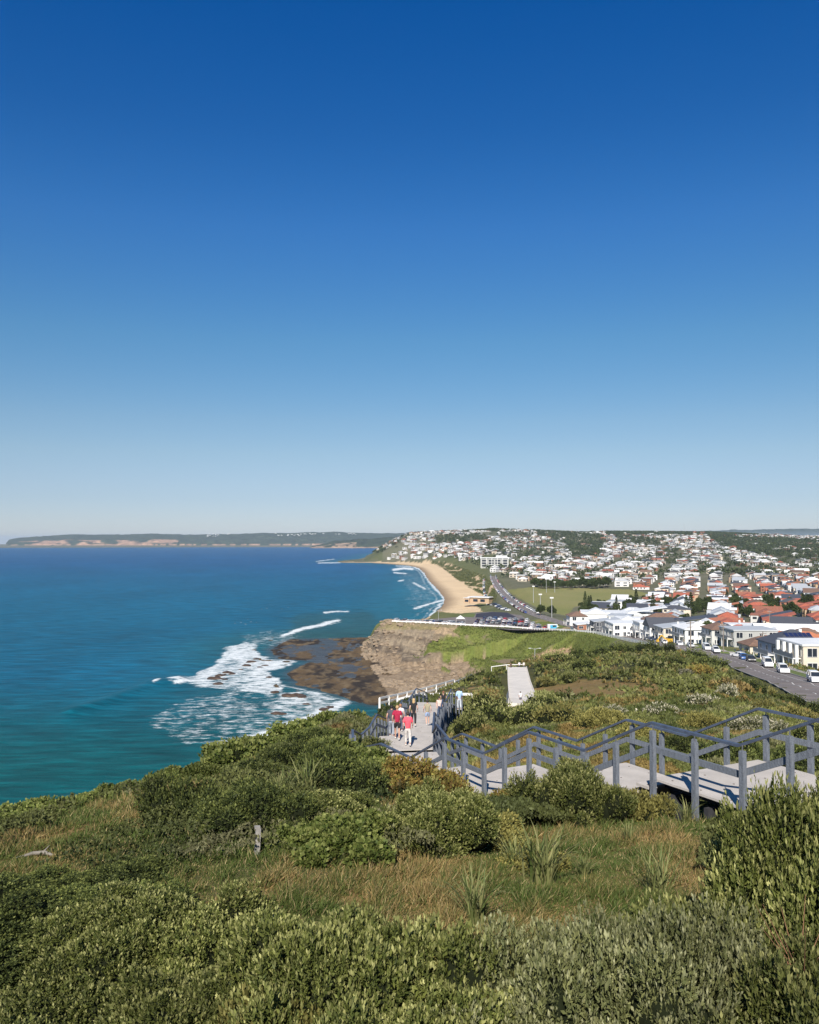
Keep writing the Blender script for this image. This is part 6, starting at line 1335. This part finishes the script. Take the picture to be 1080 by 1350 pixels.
def car(x, y, head, col, kind, label=None, base=None, grp='cars parked along the coast', near=False, z=None):
    bd, cache, gm_, wm_, rm_, hl, tl, fx, bx2, lo = car_meshes(kind)
    if col not in cache: cache[col] = bd.mesh('body', [CM[col]])
    z = float(HG(x, y)) if z is None else z
    t_ = thing('parked_car' if kind != 'van' else 'parked_van', (x, y, z), head); t_['category'] = 'car' if kind != 'van' else 'van'
    link('body', cache[col], t_); link('windows', gm_, t_)
    r_ = 1.2 if kind == 'van' else 1.0
    for a in (-1.35, 1.38):
        for s_ in (-1, 1):
            w_ = link('wheel', wm_, t_, (a*(lo[-1][0]/2.3), s_*.80, .33), 0, (r_, 1, r_))
            if near: link('rim', rm_, w_)
    zl = lo[-2][1]+.1
    for s_ in (-1, 1):
        link('headlight', hl, t_, (fx-.06, s_*.64, zl)); link('taillight', tl, t_, (bx2+.03, s_*.72, zl+.1))
    if label: t_['label'] = label; t_['group'] = grp
    else: later(t_, base, grp)
    return t_
def road_at(Y):
    i = int(np.argmin(np.abs(RPr[:, 1]-Y))); p_, q = RPr[max(i-3, 0)], RPr[min(i+3, len(RPr)-1)]; T = nrm((q-p_)[None, :2])[0]; return RPr[i], T
def car_on_road(Y, off, col, kind, rev=True, **k):
    p_, T = road_at(Y); n_ = np.array([T[1], -T[0]]); q = p_[:2]+n_*off; return car(q[0], q[1], math.atan2(T[1], T[0])+(math.pi if rev else 0), col, kind, z=float(p_[2])+.11, **k)
car_on_road(149, 4.2, 'white', 'four-wheel drive', label='white four-wheel drive parked nearest on the coast road', near=True)
car_on_road(178, 4.3, 'white', 'four-wheel drive', label='white four-wheel drive in the middle of three on the coast road', near=True)
car_on_road(196, 4.3, 'white', 'van', label='white van-like wagon farthest of three on the coast road', near=True)
car_on_road(216, 4.2, 'black', 'hatchback', label='black hatchback parked behind the white cars on the coast road', near=True); car_on_road(226, 4.2, 'blue', 'sedan', label='blue sedan parked behind the black hatchback', near=True)
car(HX(972, 236), 236, 2.0, 'white', 'sedan', label='white sedan in the driveway by the power pole', near=True, z=float(HG(HX(972, 236), 236))+.3)
for Y, c_, k_ in ((262, 'white', 'four-wheel drive'), (275, 'white', 'van'), (300, 'silver', 'sedan'), (318, 'white', 'hatchback'), (345, 'white', 'sedan'), (362, 'dark blue', 'sedan'), (370, 'dark blue', 'four-wheel drive'), (378, 'grey', 'sedan'), (398, 'black', 'four-wheel drive'), (407, 'white', 'van'), (420, 'dark blue', 'four-wheel drive'), (432, 'black', 'hatchback'), (440, 'white', 'sedan'), (452, 'white', 'van')):
    car_on_road(Y, 4.2, c_, k_, base='%s %s parked before the row of white houses' % (c_, k_))
cols_ = ['white', 'white', 'silver', 'black', 'grey', 'dark blue', 'red', 'white', 'blue', 'silver']; kinds_ = ['sedan', 'hatchback', 'four-wheel drive', 'sedan', 'van']
pick_c = lambda: (cols_[rng.integers(10)], kinds_[rng.integers(5)])
# clifftop row of the car park
for i in range(24):
    f = i/24; x = -8+f*44; y = np.interp(x, [-11, 10, 31, 58], [552.5, 543.2, 529.2, 513.2])+5.5
    if rng.random() < .88: c_, k_ = pick_c(); car(x, y+rng.normal()*.3, 1.05+rng.normal()*.05, c_, k_, base='%s %s in the seaward row of the car park' % (c_, k_), z=zcar(x, y)+.02)
for r_i, (xa, xb, dy) in enumerate(((40, 84, 9), (42, 80, 24), (44, 78, 39), (46, 76, 54))):
    for x in np.arange(xa, xb, 3.2):
        y = np.interp(x, [31, 58, 70, 84], [529, 514, 508, 490])+dy
        if rng.random() < .92 and inpoly(np.array([x]), np.array([y]), cin)[0] and distpl(np.array([x]), np.array([y]), [tuple(p) for p in RP[:, :2]])[0][0] > 8:
            c_, k_ = pick_c(); car(x, y+rng.normal()*.4, 1.15+rng.normal()*.07+(math.pi if rng.random() < .4 else 0), c_, k_, base='%s %s in the middle of the clifftop car park' % (c_, k_), z=zcar(x, y)+.02)
for Y in np.arange(620, 1500, 7.5):
    for off in (-4.2, 4.2, -14):
        if rng.random() < (.85 if off > -10 else .7): 
            c_, k_ = pick_c(); 
            if off < -10: p_, T = road_at(Y); q = p_[:2]+np.array([T[1], -T[0]])*off; car(q[0], q[1], math.atan2(T[1], T[0])+1.3, c_, k_, base='%s %s in the beach parking strip' % (c_, k_), z=float(HG(*q))+.05)
            else: car_on_road(Y, off, c_, k_, rev=off > 0, base='%s %s parked along the far beach road' % (c_, k_))
# ================================================================ ROCKS
ROCK = paint('reef_rock', (.085, .055, .035), .6, var=.5, scale=.8, bump=1.0, bscale=3); SST = paint('sandstone_boulder', (.28, .21, .14), .9, var=.35, scale=.8, bump=.8, bscale=3)
def rock_mesh(seed, m):
    b = MB(); b.ell((0, 0, 0), (1, 1, 1), 14, 9); V_ = np.concatenate(b.V); n_ = fbm(V_[:, 0]*1.5+seed*7, V_[:, 1]*1.5+V_[:, 2]*1.1, 4, seed); n2_ = np.round(V_[:, 2]*2.5)/2.5
    V_ = V_*(0.55+.9*n_[:, None]); V_[:, 2] = V_[:, 2]*.6+n2_*.25*n_; b.V = [V_]; return b.mesh('rock', [m])
RK = [rock_mesh(i, ROCK) for i in range(4)]; RS = [rock_mesh(i+5, SST) for i in range(3)]
for i, (px_, py_, s_) in enumerate([(283, 895, 3.2), (291, 891, 2.6), (300, 887, 2.6), (287, 902, 2.0), (306, 889, 1.8), (325, 878, 2.4), (331, 873, 2.4), (338, 869, 1.8), (343, 880, 1.6), (350, 878, 1.6), (362, 913, 2.0), (382, 918, 3.2), (390, 917, 2.8), (399, 919, 2.2), (366, 941, 2.2), (372, 942, 1.5), (355, 893, 1.5), (404, 929, 1.5), (428, 936, 2.2), (435, 933, 1.8), (318, 883, 1.2), (297, 896, 1.3)]):
    x, y = sea_pt(px_, py_); o_ = link('reef_rock', RK[i % 4], None, (x, y, .1), i*1.1, (s_*1.3, s_*1.0, s_*.42)); o_['category'] = 'rock'; later(o_, 'dark wet rock breaking the white water off the reef', 'rocks in the surf')
b = MB(); bx3, by3 = [], []
ang = rng.uniform(0, 6.28, 900)
Vs, Fs = [], []; n_ = 0; base_ = [(np.array([v.co[:] for v in m_.vertices]), [tuple(p_.vertices) for p_ in m_.polygons]) for m_ in RS]
qx = rng.uniform(470, 605, 5000); qy = rng.uniform(846, 922, 5000)
pts_ = []
for a, b_ in zip(qx, qy):
    x, y = sea_pt(a, b_)
    if inpoly(np.array([x]), np.array([y]), CW)[0]:
        d_ = distpl(np.array([x]), np.array([y]), CW, True)[0][0]
        if d_ < 45 and rng.random() < (math.exp(-d_/14)+.03)*float(fbm(np.array([x/12]), np.array([y/25]), 2, 411)[0] > .48): pts_.append((x, y))
F4, F3 = [], []
for i, (x, y) in enumerate(pts_[:1500]):
    V_, F = base_[i % 3]; s_ = abs(rng.normal())*.75+.3; a = rng.uniform(0, 6.28); V2 = rot(V_*np.array([s_*1.2, s_, s_*.7]), a)+np.array([x, y, float(HG(x, y))+.1]); Vs.append(V2)
    for f_ in F: (F4 if len(f_) == 4 else F3).append([q+n_ for q in f_])
    n_ += len(V2)
tag(link('rubble', mk_mesh('rubble', np.concatenate(Vs), [np.array(F4)]+([np.array(F3)] if F3 else []), [SST])), 'sandstone rubble piled along the foot of the cove cliff', 'rubble', kind='stuff')
# low bushes and grass clumps over the cove slope and dunes
nn_ = 60000; ax = rng.uniform(-30, 160, nn_); ay = rng.uniform(390, 545, nn_); az = HG(ax, ay); apx, apy = proj(ax, ay, az)
cc_ = (fbm(ax/15+ay/60, ay/16, 5, 83)+(-.10+.30*(1-sstep(545, 640, apx)))-.05*sstep(640, 700, apx) < .50) & (az > 3.5) & (apx > 540) & (apx < 880) & (az < 25) & ~inpoly(ax, ay, cin) & (distpl(ax, ay, [tuple(p) for p in RP[:, :2]])[0] > 8)
ax, ay, az = ax[cc_], ay[cc_], az[cc_]; P = np.stack([ax, ay, az+.1], 1); Dd = nrm(rng.normal(size=P.shape)*.5+[0, -.2, .8]); Vv, Fv = leaves(P, Dd, rng.uniform(.3, .9, len(P)), rng.uniform(.25, .7, len(P)), rng)
c = np.repeat(mixn(C3(.085, .115, .025), C3(.17, .18, .05), fbm(ax/8, ay/8, 3, 320)[:, None])*rng.uniform(.6, 1.35, (len(P), 1)), 4, 0)
tag(link('slope_grass', mk_mesh('slope_grass', Vv, Fv, [LEAF], col=c)), 'bright green coastal grass on the cove slope', 'grass', kind='stuff')
nn_ = 60000; ax = rng.uniform(40, 260, nn_); ay = rng.uniform(820, 2500, nn_); az = HG(ax, ay); apx, apy = proj(ax, ay, az)
cc_ = inpoly(apx, apy, [(603, 764), (640, 786), (640, 795), (655, 790), (650, 770), (640, 760), (590, 742), (560, 738), (556, 741), (578, 745)]) & (fbm(ax/14, ay/50, 4, 88) < .57); ax, ay, az = ax[cc_], ay[cc_], az[cc_]
P = np.stack([ax, ay, az], 1); Dd = nrm(rng.normal(size=P.shape)*.5+[0, 0, .8]); Vv, Fv = leaves(P, Dd, rng.uniform(1, 3.0, len(P)), rng.uniform(1, 2.2, len(P)), rng)
c = np.repeat(mixn(C3(.06, .075, .025), C3(.13, .13, .05), rng.random((len(P), 1))), 4, 0)
tag(link('dune_scrub', mk_mesh('dune_scrub', Vv, Fv, [LEAF], col=c)), 'green scrub covering the dunes behind the beach', 'scrub', kind='stuff')
# surfers waiting beyond the break
BRD = paint('surfboard', (.72, .70, .66), .4); WET = paint('wetsuit', (.02, .02, .025), .6)
sb = MB(); sb.ell((0, 0, 0), (.28, 1.1, .05), 12, 5); sbm = sb.mesh('surfboard', [BRD])
for i, (px_, py_) in enumerate([(310, 822), (318, 821), (324, 823), (331, 820), (338, 821), (345, 803), (352, 802), (372, 803), (380, 801), (327, 817)]):
    x, y = sea_pt(px_, py_); Vp, Fp = skinned(([(0, 0, 0), (0, .02, .3), (0, .03, .55), (0, .04, .72), (0, .04, .85), (-.25, .02, .35), (.25, .02, .35), (-.2, .2, .0), (.2, .2, .0)], [(0, 1), (1, 2), (2, 3), (3, 4), (2, 5), (2, 6), (0, 7), (0, 8)]), [.15, .14, .15, .07, .1, .05, .05, .08, .08], 1)
    t_ = thing('person', (x, y, .25), i*.7); t_['category'] = 'person'; MB().add(Vp, Fp).obj('body', WET, t_, smooth=True); later(t_, 'surfer in a dark wetsuit sitting on a board beyond the break', 'surfers')
    o_ = link('surfboard', sbm, None, (x, y, .12), i*.7); o_['category'] = 'surfboard'; later(o_, 'pale surfboard under a waiting surfer beyond the break', 'surfboards')
# ================================================================ HAZE
hb = MB().box((0, 4000, 25), (78000, 76000, 370)); hzm = bpy.data.materials.new('haze'); t, o = nt(hzm); v = N(t, 'ShaderNodeVolumePrincipled'); v.inputs['Color'].default_value = (.68, .83, 1.0, 1); v.inputs['Density'].default_value = 3.4e-5; v.inputs['Anisotropy'].default_value = .0
t.links.new(v.outputs[0], o.inputs['Volume']); hz_o = hb.obj('haze', hzm); tag(hz_o, kind='stuff')
settle_labels()
